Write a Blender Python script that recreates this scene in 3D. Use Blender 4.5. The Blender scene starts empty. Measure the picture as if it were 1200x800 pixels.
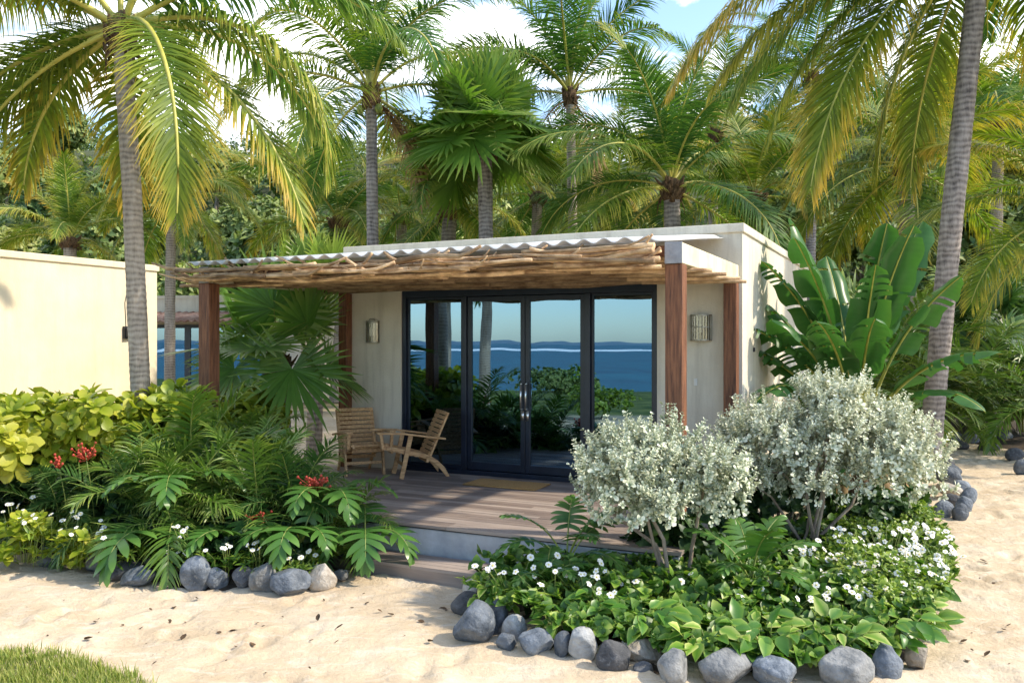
import bpy, bmesh, math, random
import numpy as np
from mathutils import Vector, Matrix, noise as mnoise
R = math.radians
scene = bpy.context.scene
COL = scene.collection
CAMZ, F = 2.05, 1000.0          # eye height in metres; focal length in photo pixels
HOR = 402.0

# ------------------------------------------------------------------ helpers
def smooth(a, b, x):
    t = np.clip((x - a) / (b - a), 0, 1)
    return t * t * (3 - 2 * t)

_rs = np.random.RandomState(7)
_lat = _rs.rand(256, 256)
def vnoise(x, y):
    x = np.asarray(x, float); y = np.asarray(y, float)
    xi = np.floor(x).astype(int); yi = np.floor(y).astype(int)
    fx = x - xi; fy = y - yi
    fx = fx * fx * (3 - 2 * fx); fy = fy * fy * (3 - 2 * fy)
    a = _lat[xi % 256, yi % 256]; b = _lat[(xi + 1) % 256, yi % 256]
    c = _lat[xi % 256, (yi + 1) % 256]; d = _lat[(xi + 1) % 256, (yi + 1) % 256]
    return (a * (1 - fx) + b * fx) * (1 - fy) + (c * (1 - fx) + d * fx) * fy - .5

SEA = np.array([-.73, -.69])
def hbase(x, y):
    """large shape of the ground"""
    x = np.asarray(x, float); y = np.asarray(y, float)
    h = .034 * np.clip(y - 9, 0, 14) + 0.0 * x
    c = x * SEA[0] + y * SEA[1]
    h = h - 3.4 * smooth(16, 60, c)
    return h
def H(x, y): return float(hbase(x, y))

def at(px, py, D):
    return Vector(((px - 600) / F * D, D, CAMZ - (py - HOR) / F * D))
def gpt(px, py):
    """where the sight line through a pixel meets the ground"""
    D = 2050.0 / (py - HOR)
    for _ in range(12):
        D = (CAMZ - H((px - 600) / F * D, D)) * F / (py - HOR)
    return Vector(((px - 600) / F * D, D, H((px - 600) / F * D, D)))

class MB:
    """collects geometry and links it as one mesh object"""
    def __init__(s):
        s.v = []; s.c = []; s.q = []; s.qm = []; s.t = []; s.tm = []; s.n = 0
    def add(s, v, q=None, t=None, c=None, m=0):
        v = np.asarray(v, np.float32).reshape(-1, 3)
        s.v.append(v)
        if c is None: c = np.zeros((len(v), 3), np.float32)
        c = np.asarray(c, np.float32)
        if c.ndim == 1: c = np.tile(c, (len(v), 1))
        s.c.append(c)
        if q is not None and len(q):
            q = np.asarray(q, np.int32).reshape(-1, 4) + s.n
            s.q.append(q); s.qm.append(np.full(len(q), m, np.int32))
        if t is not None and len(t):
            t = np.asarray(t, np.int32).reshape(-1, 3) + s.n
            s.t.append(t); s.tm.append(np.full(len(t), m, np.int32))
        s.n += len(v)
    def box(s, lo, hi, m=0, c=None, mat=None):
        x0, y0, z0 = lo; x1, y1, z1 = hi
        v = np.array([(x0,y0,z0),(x1,y0,z0),(x1,y1,z0),(x0,y1,z0),(x0,y0,z1),(x1,y0,z1),(x1,y1,z1),(x0,y1,z1)], float)
        if mat is not None:
            M = np.array(mat); v = v @ M[:3,:3].T + M[:3,3]
        s.add(v, [(3,2,1,0),(4,5,6,7),(0,1,5,4),(1,2,6,5),(2,3,7,6),(3,0,4,7)], c=c, m=m)
    def bar(s, p, q, w, h, up=(0,0,1), m=0, c=None):
        """rectangular bar from p to q, w across, h along up"""
        p = Vector(p); q = Vector(q); d = (q - p); L = d.length; d.normalize()
        u = Vector(up); u = (u - d * u.dot(d)).normalized(); sd = u.cross(d)
        M = Matrix(((d.x, sd.x, u.x, p.x), (d.y, sd.y, u.y, p.y), (d.z, sd.z, u.z, p.z), (0,0,0,1)))
        s.box((0, -w/2, -h/2), (L, w/2, h/2), m=m, c=c, mat=M)
    def tube(s, pts, rad, n=8, m=0, c=None, cap=True, squash=1):
        pts = np.asarray(pts, float); k = len(pts)
        rad = np.broadcast_to(np.asarray(rad, float), (k,))
        T = np.gradient(pts, axis=0); T /= np.linalg.norm(T, axis=1)[:, None] + 1e-9
        ref = np.array((0,0,1.)) if abs(T[:,2]).mean() < .8 else np.array((0,1.,0))
        A = np.cross(T, ref); A /= np.linalg.norm(A, axis=1)[:, None] + 1e-9
        B = np.cross(A, T)
        th = np.linspace(0, 2*np.pi, n, endpoint=False)
        v = pts[:,None,:] + rad[:,None,None] * (np.cos(th)[None,:,None]*A[:,None,:] + squash*np.sin(th)[None,:,None]*B[:,None,:])
        i = np.arange(k-1)[:,None]*n; j = np.arange(n)[None,:]; j2 = (j+1) % n
        q = np.stack([i+j, i+j2, i+n+j2, i+n+j], -1).reshape(-1,4)
        if c is None:
            c = np.zeros((k, n, 3)); c[:,:,1] = np.linspace(0,1,k)[:,None]; c = c.reshape(-1,3)
        v = v.reshape(-1,3)
        tr = []
        if cap:
            v = np.vstack([v, pts[0], pts[-1]]); c = np.asarray(c)
            if c.ndim == 2: c = np.vstack([c, c[0], c[-1]])
            for a in range(n):
                tr.append((k*n, (a+1) % n, a)); tr.append((k*n+1, (k-1)*n+a, (k-1)*n+(a+1) % n))
        s.add(v, q, tr, c, m)
    def lathe(s, prof, n=16, m=0, c=None, center=(0,0,0)):
        prof = np.asarray(prof, float); th = np.linspace(0, 2*np.pi, n, endpoint=False)
        v = np.stack([prof[:,0][:,None]*np.cos(th), prof[:,0][:,None]*np.sin(th), np.repeat(prof[:,1][:,None], n, 1)], -1) + np.array(center)
        k = len(prof); i = np.arange(k-1)[:,None]*n; j = np.arange(n)[None,:]; j2 = (j+1) % n
        s.add(v, np.stack([i+j, i+j2, i+n+j2, i+n+j], -1).reshape(-1,4), c=c, m=m)
    def mesh(s, name, mats, smoothed=True):
        me = bpy.data.meshes.new(name)
        V = np.concatenate(s.v); C = np.concatenate(s.c)
        Q = np.concatenate(s.q) if s.q else np.zeros((0,4), np.int32)
        T = np.concatenate(s.t) if s.t else np.zeros((0,3), np.int32)
        M = np.concatenate((s.qm or [np.zeros(0,np.int32)]) + (s.tm or [np.zeros(0,np.int32)]))
        me.vertices.add(len(V)); me.vertices.foreach_set('co', V.ravel())
        lp = np.concatenate([Q.ravel(), T.ravel()]).astype(np.int32)
        me.loops.add(len(lp)); me.loops.foreach_set('vertex_index', lp)
        st = np.concatenate([np.arange(len(Q))*4, len(Q)*4 + np.arange(len(T))*3]).astype(np.int32)
        me.polygons.add(len(st)); me.polygons.foreach_set('loop_start', st)
        me.polygons.foreach_set('material_index', M.astype(np.int32))
        me.polygons.foreach_set('use_smooth', np.full(len(st), bool(smoothed)))
        a = me.color_attributes.new('lc', 'FLOAT_COLOR', 'POINT')
        a.data.foreach_set('color', np.hstack([C, np.ones((len(C),1), np.float32)]).astype(np.float32).ravel())
        if not isinstance(mats, (list, tuple)): mats = [mats]
        for mt in mats: me.materials.append(mt)
        me.update(calc_edges=True); me.validate()
        return me
    def build(s, name, mats, parent=None, smoothed=True, loc=None):
        return place(s.mesh(name, mats, smoothed), name, parent, loc)

def place(me, name, parent=None, loc=None, rz=0, sc=1, rot=None):
    o = bpy.data.objects.new(name, me); COL.objects.link(o)
    if parent is not None: o.parent = parent
    if loc is not None: o.location = loc
    if rot is not None: o.rotation_euler = rot
    else: o.rotation_euler = (0, 0, rz)
    if sc != 1: o.scale = (sc, sc, sc) if not isinstance(sc, (tuple, list)) else sc
    return o
def tag(o, label=None, cat=None, group=None, kind=None):
    if label: o['label'] = label
    if cat: o['category'] = cat
    if group: o['group'] = group
    if kind: o['kind'] = kind
    return o
def thing(name, label, cat, loc=(0,0,0), rz=0, group=None):
    o = bpy.data.objects.new(name, None); COL.objects.link(o)
    o.empty_display_size = .1
    o.location = loc; o.rotation_euler = (0,0,rz)
    return tag(o, label, cat, group)
def bevel(o, w=.006, seg=2):
    md = o.modifiers.new('bevel', 'BEVEL'); md.width = w; md.segments = seg; md.limit_method = 'ANGLE'; md.angle_limit = R(40)
    return o

# ------------------------------------------------------------------ materials
def newmat(name):
    m = bpy.data.materials.new(name); m.use_nodes = True
    nt = m.node_tree; nt.nodes.clear()
    out = nt.nodes.new('ShaderNodeOutputMaterial')
    return m, nt, out
def N(nt, typ, **kw):
    n = nt.nodes.new(typ)
    for k, v in kw.items():
        if k.startswith('_'): setattr(n, k[1:], v)
        else:
            n.inputs[k.replace('__', ' ')].default_value = v
    return n
def L(nt, a, ao, b, bi): nt.links.new(a.outputs[ao], b.inputs[bi])
def ramp(nt, stops, interp='LINEAR'):
    n = nt.nodes.new('ShaderNodeValToRGB'); cr = n.color_ramp; cr.interpolation = interp
    while len(cr.elements) < len(stops): cr.elements.new(.5)
    for e, (p, c) in zip(cr.elements, stops):
        e.position = p; e.color = (c[0], c[1], c[2], 1) if len(c) == 3 else c
    return n
def mathn(nt, op, a=None, b=None, av=0., bv=0.):
    n = nt.nodes.new('ShaderNodeMath'); n.operation = op
    if a is not None: nt.links.new(a, n.inputs[0])
    else: n.inputs[0].default_value = av
    if b is not None: nt.links.new(b, n.inputs[1])
    else: n.inputs[1].default_value = bv
    return n.outputs[0]

def leaf_mat(name, c0, c1, c2, trans=.3, rough=.45, rnd=.25, val=.35, spec=.4, tint=(1.1, 1.25, .6)):
    """leaf whose own colour runs from base to tip, varied leaf by leaf and frond by frond"""
    m, nt, out = newmat(name)
    at_ = N(nt, 'ShaderNodeAttribute', _attribute_name='lc')
    sp = nt.nodes.new('ShaderNodeSeparateColor'); L(nt, at_, 'Color', sp, 'Color')
    oi = nt.nodes.new('ShaderNodeObjectInfo')
    b = mathn(nt, 'MULTIPLY_ADD', sp.outputs['Blue'], None, bv=rnd); nt.nodes[-1].inputs[2].default_value = -rnd/2
    o = mathn(nt, 'MULTIPLY_ADD', oi.outputs['Random'], None, bv=rnd); nt.nodes[-1].inputs[2].default_value = -rnd/2
    f = mathn(nt, 'ADD', sp.outputs['Red'], b); f = mathn(nt, 'ADD', f, o)
    rp = ramp(nt, [(0, c0), (.5, c1), (1, c2)]); nt.links.new(f, rp.inputs['Fac'])
    tc = nt.nodes.new('ShaderNodeTexCoord')
    nz = N(nt, 'ShaderNodeTexNoise', Scale=9., Detail=2.); L(nt, tc, 'Object', nz, 'Vector')
    v = mathn(nt, 'ADD', sp.outputs['Blue'], nz.outputs['Fac'])
    v = mathn(nt, 'MULTIPLY_ADD', v, None, bv=val); nt.nodes[-1].inputs[2].default_value = 1 - val
    hs = nt.nodes.new('ShaderNodeHueSaturation'); L(nt, rp, 'Color', hs, 'Color'); nt.links.new(v, hs.inputs['Value'])
    pb = N(nt, 'ShaderNodeBsdfPrincipled', Roughness=rough); pb.inputs['Specular IOR Level'].default_value = spec
    L(nt, hs, 'Color', pb, 'Base Color')
    tr = nt.nodes.new('ShaderNodeBsdfTranslucent')
    mx = nt.nodes.new('ShaderNodeMix'); mx.data_type = 'RGBA'; mx.blend_type = 'MULTIPLY'; mx.inputs[0].default_value = 1
    nt.links.new(hs.outputs['Color'], mx.inputs[6]); mx.inputs[7].default_value = (*tint, 1)
    nt.links.new(mx.outputs[2], tr.inputs['Color'])
    ms = nt.nodes.new('ShaderNodeMixShader'); ms.inputs[0].default_value = trans
    L(nt, pb, 'BSDF', ms, 1); L(nt, tr, 'BSDF', ms, 2); L(nt, ms, 'Shader', out, 'Surface')
    return m

def solid_mat(name, c_lo, c_hi, scale=6., rough=.7, bump=.15, bscale=None, stretch=(1,1,1), metallic=0, spec=.4, extra=None, detail=6., lo=.35, hi=.65, perobj=0.):
    m, nt, out = newmat(name)
    tc = nt.nodes.new('ShaderNodeTexCoord')
    mp = nt.nodes.new('ShaderNodeMapping'); mp.inputs['Scale'].default_value = stretch; L(nt, tc, 'Object', mp, 'Vector')
    vec = mp.outputs['Vector']
    if perobj:
        oi = nt.nodes.new('ShaderNodeObjectInfo')
        av = nt.nodes.new('ShaderNodeVectorMath'); av.operation = 'ADD'
        sc_ = mathn(nt, 'MULTIPLY', oi.outputs['Random'], None, bv=37.)
        nt.links.new(vec, av.inputs[0]); nt.links.new(sc_, av.inputs[1]); vec = av.outputs[0]
    nz = N(nt, 'ShaderNodeTexNoise', Scale=scale, Detail=detail, Roughness=.6); nt.links.new(vec, nz.inputs['Vector'])
    rp = ramp(nt, [(lo, c_lo), (hi, c_hi)]); L(nt, nz, 'Fac', rp, 'Fac')
    col = rp.outputs['Color']
    pb = N(nt, 'ShaderNodeBsdfPrincipled', Roughness=rough, Metallic=metallic); pb.inputs['Specular IOR Level'].default_value = spec
    if extra: col = extra(nt, tc, col)
    if perobj:
        hs = nt.nodes.new('ShaderNodeHueSaturation'); nt.links.new(col, hs.inputs['Color'])
        vv = mathn(nt, 'MULTIPLY_ADD', oi.outputs['Random'], None, bv=perobj); nt.nodes[-1].inputs[2].default_value = 1 - perobj/2
        nt.links.new(vv, hs.inputs['Value']); col = hs.outputs['Color']
    nt.links.new(col, pb.inputs['Base Color'])
    if bump:
        n2 = N(nt, 'ShaderNodeTexNoise', Scale=bscale or scale*4, Detail=5.); nt.links.new(vec, n2.inputs['Vector'])
        bp = N(nt, 'ShaderNodeBump', Strength=bump, Distance=.02); L(nt, n2, 'Fac', bp, 'Height'); L(nt, bp, 'Normal', pb, 'Normal')
    L(nt, pb, 'BSDF', out, 'Surface')
    return m

def mixcol(nt, fac, a, b, mode='MIX'):
    mx = nt.nodes.new('ShaderNodeMix'); mx.data_type = 'RGBA'; mx.blend_type = mode
    if isinstance(fac, float): mx.inputs[0].default_value = fac
    else: nt.links.new(fac, mx.inputs[0])
    for s, v in ((6, a), (7, b)):
        if isinstance(v, tuple): mx.inputs[s].default_value = (*v, 1)
        else: nt.links.new(v, mx.inputs[s])
    return mx.outputs[2]

def stains(amount=.5, tone=(.30,.25,.18)):
    def fn(nt, tc, col):
        mp = nt.nodes.new('ShaderNodeMapping'); mp.inputs['Scale'].default_value = (3.5, 3.5, .35); L(nt, tc, 'Object', mp, 'Vector')
        n1 = N(nt, 'ShaderNodeTexNoise', Scale=1.6, Detail=6., Roughness=.7); L(nt, mp, 'Vector', n1, 'Vector')
        r1 = ramp(nt, [(.48, (0,0,0)), (.74, (1,1,1))]); L(nt, n1, 'Fac', r1, 'Fac')
        n2 = N(nt, 'ShaderNodeTexNoise', Scale=1.1, Detail=4.); L(nt, tc, 'Object', n2, 'Vector')
        f = mathn(nt, 'MULTIPLY', r1.outputs['Color'], n2.outputs['Fac']); f = mathn(nt, 'MULTIPLY', f, None, bv=amount)
        return mixcol(nt, f, col, tone)
    return fn

M = {}
M['stucco'] = solid_mat('painted_stucco', (.60,.54,.43), (.68,.62,.50), 2.2, .85, .25, 55, extra=stains(.8, (.26,.21,.15)))
M['stucco_warm'] = solid_mat('cream_stucco', (.68,.575,.39), (.76,.65,.46), 1.5, .85, .2, 45, extra=stains(.5, (.42,.33,.20)))
M['white_paint'] = solid_mat('white_paint', (.62,.60,.55), (.74,.72,.67), 3, .7, .1)
M['roof_gravel'] = solid_mat('roof_felt', (.35,.33,.30), (.5,.48,.44), 20, .9, .3)
M['post_wood'] = solid_mat('stained_post_wood', (.085,.030,.014), (.24,.095,.04), 5, .55, .3, 30, (9,9,.7))
M['beam_paint'] = solid_mat('weathered_cream_board', (.55,.47,.30), (.72,.66,.48), 3, .75, .2, 30, extra=stains(.9, (.22,.17,.1)))
M['grey_end'] = solid_mat('grey_board_end', (.22,.23,.25), (.36,.37,.39), 8, .8, .2)
M['branch'] = solid_mat('peeled_branch', (.26,.15,.075), (.68,.47,.27), 2.6, .75, .5, 30, (2.2,3,3), perobj=1.05, detail=4.)
M['teak'] = solid_mat('teak_wood', (.36,.19,.075), (.62,.38,.18), 4, .55, .2, 25, (2,9,9))
M['concrete'] = solid_mat('rough_concrete', (.30,.31,.32), (.48,.49,.50), 3, .85, .3, 25, extra=stains(.4))
M['frame'] = solid_mat('navy_aluminium', (.006,.010,.020), (.012,.018,.034), 5, .35, .03, spec=.5)
M['steel'] = solid_mat('brushed_steel', (.62,.62,.60), (.75,.75,.72), 8, .3, .05, metallic=1)
M['lamp_metal'] = solid_mat('aged_lamp_metal', (.24,.22,.17), (.40,.37,.30), 12, .45, .1, metallic=.8)
M['black'] = solid_mat('black_plastic', (.012,.013,.015), (.03,.03,.034), 8, .45, .08)
M['mat_coir'] = solid_mat('coir', (.42,.24,.085), (.56,.34,.13), 60, .95, .6, 200)
M['soil'] = solid_mat('dark_soil', (.025,.017,.010), (.07,.048,.028), 14, .95, .6, 60)
M['tile'] = solid_mat('clay_sheet', (.22,.11,.08), (.42,.28,.22), 5, .8, .2)
M['room'] = solid_mat('room_paint', (.42,.44,.45), (.5,.52,.52), 3, .9, 0)
M['bark_pale'] = solid_mat('pale_bark', (.16,.12,.09), (.36,.29,.22), 10, .85, .5, 60, (1,1,.4))
M['stalk'] = solid_mat('green_stalk', (.10,.15,.03), (.26,.30,.07), 5, .5, .1, 20, (4,4,.6))
M['stalk_y'] = solid_mat('yellow_rachis', (.30,.30,.05), (.50,.44,.09), 5, .45, .1, 20)
M['fibre'] = solid_mat('palm_fibre', (.05,.028,.014), (.20,.12,.06), 9, .95, .8, 40, (4,4,1))
M['dead'] = leaf_mat('dead_frond', (.20,.12,.05), (.30,.19,.08), (.38,.26,.13), trans=.2, rough=.8)
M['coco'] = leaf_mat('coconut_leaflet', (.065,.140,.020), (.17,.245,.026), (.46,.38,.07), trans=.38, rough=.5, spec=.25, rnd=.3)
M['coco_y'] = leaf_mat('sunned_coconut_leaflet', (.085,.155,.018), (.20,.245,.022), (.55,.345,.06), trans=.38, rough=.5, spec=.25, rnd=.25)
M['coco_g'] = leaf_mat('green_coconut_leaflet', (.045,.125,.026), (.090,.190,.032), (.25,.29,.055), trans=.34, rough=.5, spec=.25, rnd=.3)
M['fan'] = leaf_mat('fan_leaf', (.060,.155,.024), (.085,.185,.030), (.20,.27,.06), trans=.3, rough=.36)
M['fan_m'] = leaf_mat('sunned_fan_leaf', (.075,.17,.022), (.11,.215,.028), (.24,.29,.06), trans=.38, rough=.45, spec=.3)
M['fan_y'] = leaf_mat('young_fan_leaf', (.11,.18,.025), (.17,.25,.035), (.28,.30,.07), trans=.4, rough=.4)
M['areca'] = leaf_mat('areca_leaflet', (.075,.160,.024), (.115,.205,.032), (.27,.32,.07), trans=.3, rough=.36)
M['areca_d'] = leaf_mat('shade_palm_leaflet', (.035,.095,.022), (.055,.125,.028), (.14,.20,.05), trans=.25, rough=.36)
M['philo'] = leaf_mat('split_leaf', (.045,.125,.022), (.065,.160,.028), (.11,.21,.04), trans=.22, rough=.32)
M['banana'] = leaf_mat('broad_banana_leaf', (.040,.120,.030), (.055,.150,.036), (.09,.17,.04), trans=.35, rough=.34, rnd=.35, val=.25)
M['lime'] = leaf_mat('lime_shrub_leaf', (.20,.28,.020), (.31,.37,.028), (.42,.41,.05), trans=.35, rough=.4, rnd=.7)
M['ground_leaf'] = leaf_mat('creeper_leaf', (.055,.13,.018), (.12,.215,.025), (.24,.32,.04), trans=.3, rough=.4, rnd=1.1)
M['creeper'] = leaf_mat('bright_creeper_leaf', (.07,.165,.022), (.15,.26,.03), (.34,.40,.08), trans=.32, rough=.4, rnd=1.1)
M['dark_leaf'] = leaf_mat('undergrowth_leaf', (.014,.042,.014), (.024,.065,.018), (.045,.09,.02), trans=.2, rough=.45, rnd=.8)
M['varieg'] = leaf_mat('variegated_leaf', (.07,.19,.025), (.17,.29,.035), (.48,.50,.16), trans=.3, rough=.35, rnd=.8)
M['silver'] = leaf_mat('silver_leaf', (.19,.25,.16), (.40,.45,.31), (.68,.69,.54), trans=.12, rough=.75, rnd=.6, val=.25, tint=(1.05,1.05,.8))
M['petal'] = leaf_mat('white_petal', (.78,.76,.66), (.84,.82,.74), (.86,.85,.78), trans=.2, rough=.6, rnd=.1, val=.1, tint=(1,1,.9))
M['pollen'] = solid_mat('flower_eye', (.62,.50,.16), (.7,.58,.2), 20, .8, 0)
M['red'] = solid_mat('red_bract', (.28,.025,.018), (.48,.07,.03), 30, .5, .1)
M['forest'] = leaf_mat('forest_leaf', (.06,.115,.032), (.115,.18,.045), (.21,.25,.065), trans=.2, rough=.5, rnd=.6)  # forest green lightened in its colour, in place of distance haze
M['forest_y'] = leaf_mat('hillside_shrub_leaf', (.12,.175,.04), (.20,.25,.055), (.30,.31,.09), trans=.25, rough=.5, rnd=.6)
M['grass'] = leaf_mat('lawn_blade', (.09,.15,.02), (.18,.26,.03), (.36,.34,.09), trans=.3, rough=.5, rnd=.5)
M['litter'] = solid_mat('dry_leaf', (.035,.020,.010), (.13,.075,.035), 12, .8, .2, perobj=.8)
for nm, a, b in (('slate', (.055,.068,.085), (.17,.19,.215)), ('greystone', (.14,.145,.145), (.32,.32,.31)), ('tanstone', (.24,.205,.165), (.46,.41,.34)), ('darkstone', (.045,.047,.052), (.12,.12,.125))):
    def speck(nt, tc, col):
        v = N(nt, 'ShaderNodeTexNoise', Scale=38., Detail=3., Roughness=.7); L(nt, tc, 'Object', v, 'Vector')
        r = ramp(nt, [(.58,(0,0,0)),(.72,(1,1,1))]); L(nt, v, 'Fac', r, 'Fac')
        f = mathn(nt, 'MULTIPLY', r.outputs['Color'], None, bv=.35)
        return mixcol(nt, f, col, (.42,.41,.38))
    M[nm] = solid_mat(nm, a, b, 9, .8, .8, 34, extra=speck, perobj=.75)

# ringed palm bark
def bark_mat(name, lo, mid, hi, scale):
    m, nt, out = newmat(name)
    tc = nt.nodes.new('ShaderNodeTexCoord')
    wv = N(nt, 'ShaderNodeTexWave', Scale=scale, Distortion=5., Detail=4.); wv.bands_direction = 'Z'; wv.inputs['Detail Scale'].default_value = 1.5
    L(nt, tc, 'Object', wv, 'Vector')
    mp = nt.nodes.new('ShaderNodeMapping'); mp.inputs['Scale'].default_value = (6,6,1.2); L(nt, tc, 'Object', mp, 'Vector')
    nz = N(nt, 'ShaderNodeTexNoise', Scale=2.2, Detail=7., Roughness=.7); L(nt, mp, 'Vector', nz, 'Vector')
    s = mathn(nt, 'MULTIPLY_ADD', wv.outputs['Fac'], None, bv=.22); nt.links.new(nz.outputs['Fac'], nt.nodes[-1].inputs[2])
    rp = ramp(nt, [(.34, lo), (.56, mid), (.9, hi)]); nt.links.new(s, rp.inputs['Fac'])
    pb = N(nt, 'ShaderNodeBsdfPrincipled', Roughness=.85)
    L(nt, rp, 'Color', pb, 'Base Color')
    bp = N(nt, 'ShaderNodeBump', Strength=.5, Distance=.025); nt.links.new(s, bp.inputs['Height']); L(nt, bp, 'Normal', pb, 'Normal')
    L(nt, pb, 'BSDF', out, 'Surface')
    return m
M['bark'] = bark_mat('ringed_palm_bark', (.12,.095,.072), (.29,.24,.185), (.46,.395,.32), 5.2)
M['bark_grey'] = bark_mat('grey_palm_bark', (.065,.054,.05), (.215,.185,.165), (.41,.365,.33), 3.6)

# sand
def sand_mat():
    m, nt, out = newmat('beach_sand')
    tc = nt.nodes.new('ShaderNodeTexCoord')
    n1 = N(nt, 'ShaderNodeTexNoise', Scale=.9, Detail=5., Roughness=.6); L(nt, tc, 'Object', n1, 'Vector')
    r1 = ramp(nt, [(.35,(.49,.375,.245)),(.52,(.57,.455,.315)),(.70,(.64,.54,.41))]); L(nt, n1, 'Fac', r1, 'Fac')
    mp = nt.nodes.new('ShaderNodeMapping'); mp.inputs['Scale'].default_value = (1,2.6,1); L(nt, tc, 'Object', mp, 'Vector')
    n2 = N(nt, 'ShaderNodeTexNoise', Scale=3.5, Detail=5., Roughness=.65, Distortion=.8); L(nt, mp, 'Vector', n2, 'Vector')
    r2 = ramp(nt, [(.5,(0,0,0)),(.66,(1,1,1))]); L(nt, n2, 'Fac', r2, 'Fac')
    f = mathn(nt, 'MULTIPLY', r2.outputs['Color'], None, bv=.5)
    col = mixcol(nt, f, r1.outputs['Color'], (.68,.60,.48))
    n3 = N(nt, 'ShaderNodeTexNoise', Scale=180., Detail=2.); L(nt, tc, 'Object', n3, 'Vector')
    r3 = ramp(nt, [(.3,(.86,.86,.86)),(.7,(1.06,1.06,1.06))]); L(nt, n3, 'Fac', r3, 'Fac')
    col = mixcol(nt, 1., col, r3.outputs['Color'], 'MULTIPLY')
    # the inland slope is covered in leaf mould under the trees
    sx = nt.nodes.new('ShaderNodeSeparateXYZ'); L(nt, tc, 'Object', sx, 'Vector')
    far = N(nt, 'ShaderNodeMapRange', **{'From Min': 19., 'From Max': 23.}); L(nt, sx, 'Y', far, 'Value')
    n5 = N(nt, 'ShaderNodeTexNoise', Scale=1.2, Detail=6.); L(nt, tc, 'Object', n5, 'Vector')
    r5 = ramp(nt, [(.35,(.05,.055,.02)),(.7,(.16,.13,.06))]); L(nt, n5, 'Fac', r5, 'Fac')
    col = mixcol(nt, far.outputs[0], col, r5.outputs['Color'])
    # toward the shore the sand is grown over with dune grass
    dt = nt.nodes.new('ShaderNodeVectorMath'); dt.operation = 'DOT_PRODUCT'; L(nt, tc, 'Object', dt, 0); dt.inputs[1].default_value = (-.727, -.687, 0)
    nd = mathn(nt, 'MULTIPLY_ADD', n5.outputs['Fac'], None, bv=4.); nt.links.new(dt.outputs['Value'], nt.nodes[-1].inputs[2])
    sg = N(nt, 'ShaderNodeMapRange', **{'From Min': 7.5, 'From Max': 9.}); nt.links.new(nd, sg.inputs['Value'])
    r6 = ramp(nt, [(.35,(.05,.085,.02)),(.7,(.17,.19,.05))]); L(nt, n5, 'Fac', r6, 'Fac')
    col = mixcol(nt, sg.outputs[0], col, r6.outputs['Color'])
    pb = N(nt, 'ShaderNodeBsdfPrincipled', Roughness=.95); pb.inputs['Specular IOR Level'].default_value = .2
    nt.links.new(col, pb.inputs['Base Color'])
    n4 = N(nt, 'ShaderNodeTexNoise', Scale=11., Detail=8., Roughness=.65); L(nt, tc, 'Object', n4, 'Vector')
    bp = N(nt, 'ShaderNodeBump', Strength=.8, Distance=.04); L(nt, n4, 'Fac', bp, 'Height'); L(nt, bp, 'Normal', pb, 'Normal')
    L(nt, pb, 'BSDF', out, 'Surface')
    return m
M['sand'] = sand_mat()

def deck_mat():
    m, nt, out = newmat('weathered_deck_board')
    at_ = N(nt, 'ShaderNodeAttribute', _attribute_name='lc'); sp = nt.nodes.new('ShaderNodeSeparateColor'); L(nt, at_, 'Color', sp, 'Color')
    tc = nt.nodes.new('ShaderNodeTexCoord'); mp = nt.nodes.new('ShaderNodeMapping'); mp.inputs['Scale'].default_value = (.8, 14, 14); L(nt, tc, 'Object', mp, 'Vector')
    nz = N(nt, 'ShaderNodeTexNoise', Scale=3., Detail=7., Roughness=.65); L(nt, mp, 'Vector', nz, 'Vector')
    f = mathn(nt, 'MULTIPLY_ADD', sp.outputs['Blue'], None, bv=.5); nt.links.new(mathn(nt, 'MULTIPLY', nz.outputs['Fac'], None, bv=.6), nt.nodes[-2].inputs[2])
    rp = ramp(nt, [(.15,(.16,.115,.092)),(.5,(.27,.21,.17)),(.9,(.42,.34,.28))]); nt.links.new(f, rp.inputs['Fac'])
    n2 = N(nt, 'ShaderNodeTexNoise', Scale=1.4, Detail=4.); L(nt, tc, 'Object', n2, 'Vector')
    r2 = ramp(nt, [(.4,(1,1,1)),(.75,(.66,.68,.72))]); L(nt, n2, 'Fac', r2, 'Fac')
    col = mixcol(nt, 1., rp.outputs['Color'], r2.outputs['Color'], 'MULTIPLY')
    pb = N(nt, 'ShaderNodeBsdfPrincipled', Roughness=.6); nt.links.new(col, pb.inputs['Base Color'])
    bp = N(nt, 'ShaderNodeBump', Strength=.2, Distance=.01); L(nt, nz, 'Fac', bp, 'Height'); L(nt, bp, 'Normal', pb, 'Normal')
    L(nt, pb, 'BSDF', out, 'Surface')
    return m
M['deck'] = deck_mat()

def glass_mat(name, refl, tint, gcol):
    m, nt, out = newmat(name)
    lw = N(nt, 'ShaderNodeFresnel', IOR=1.5)
    f = mathn(nt, 'ADD', lw.outputs[0], None, bv=refl); nt.nodes[-1].use_clamp = True
    tr = nt.nodes.new('ShaderNodeBsdfTransparent'); tr.inputs['Color'].default_value = (*tint, 1)
    gl = nt.nodes.new('ShaderNodeBsdfGlossy')
    tc = nt.nodes.new('ShaderNodeTexCoord'); nz = N(nt, 'ShaderNodeTexNoise', Scale=1.3, Detail=1.); L(nt, tc, 'Object', nz, 'Vector')
    bp = N(nt, 'ShaderNodeBump', Strength=.25, Distance=.006); L(nt, nz, 'Fac', bp, 'Height'); L(nt, bp, 'Normal', gl, 'Normal')
    gl.inputs['Roughness'].default_value = 0.0; gl.inputs['Color'].default_value = (*gcol, 1)
    ms = nt.nodes.new('ShaderNodeMixShader'); nt.links.new(f, ms.inputs[0]); L(nt, tr, 0, ms, 1); L(nt, gl, 0, ms, 2); L(nt, ms, 0, out, 'Surface')
    return m
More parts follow.
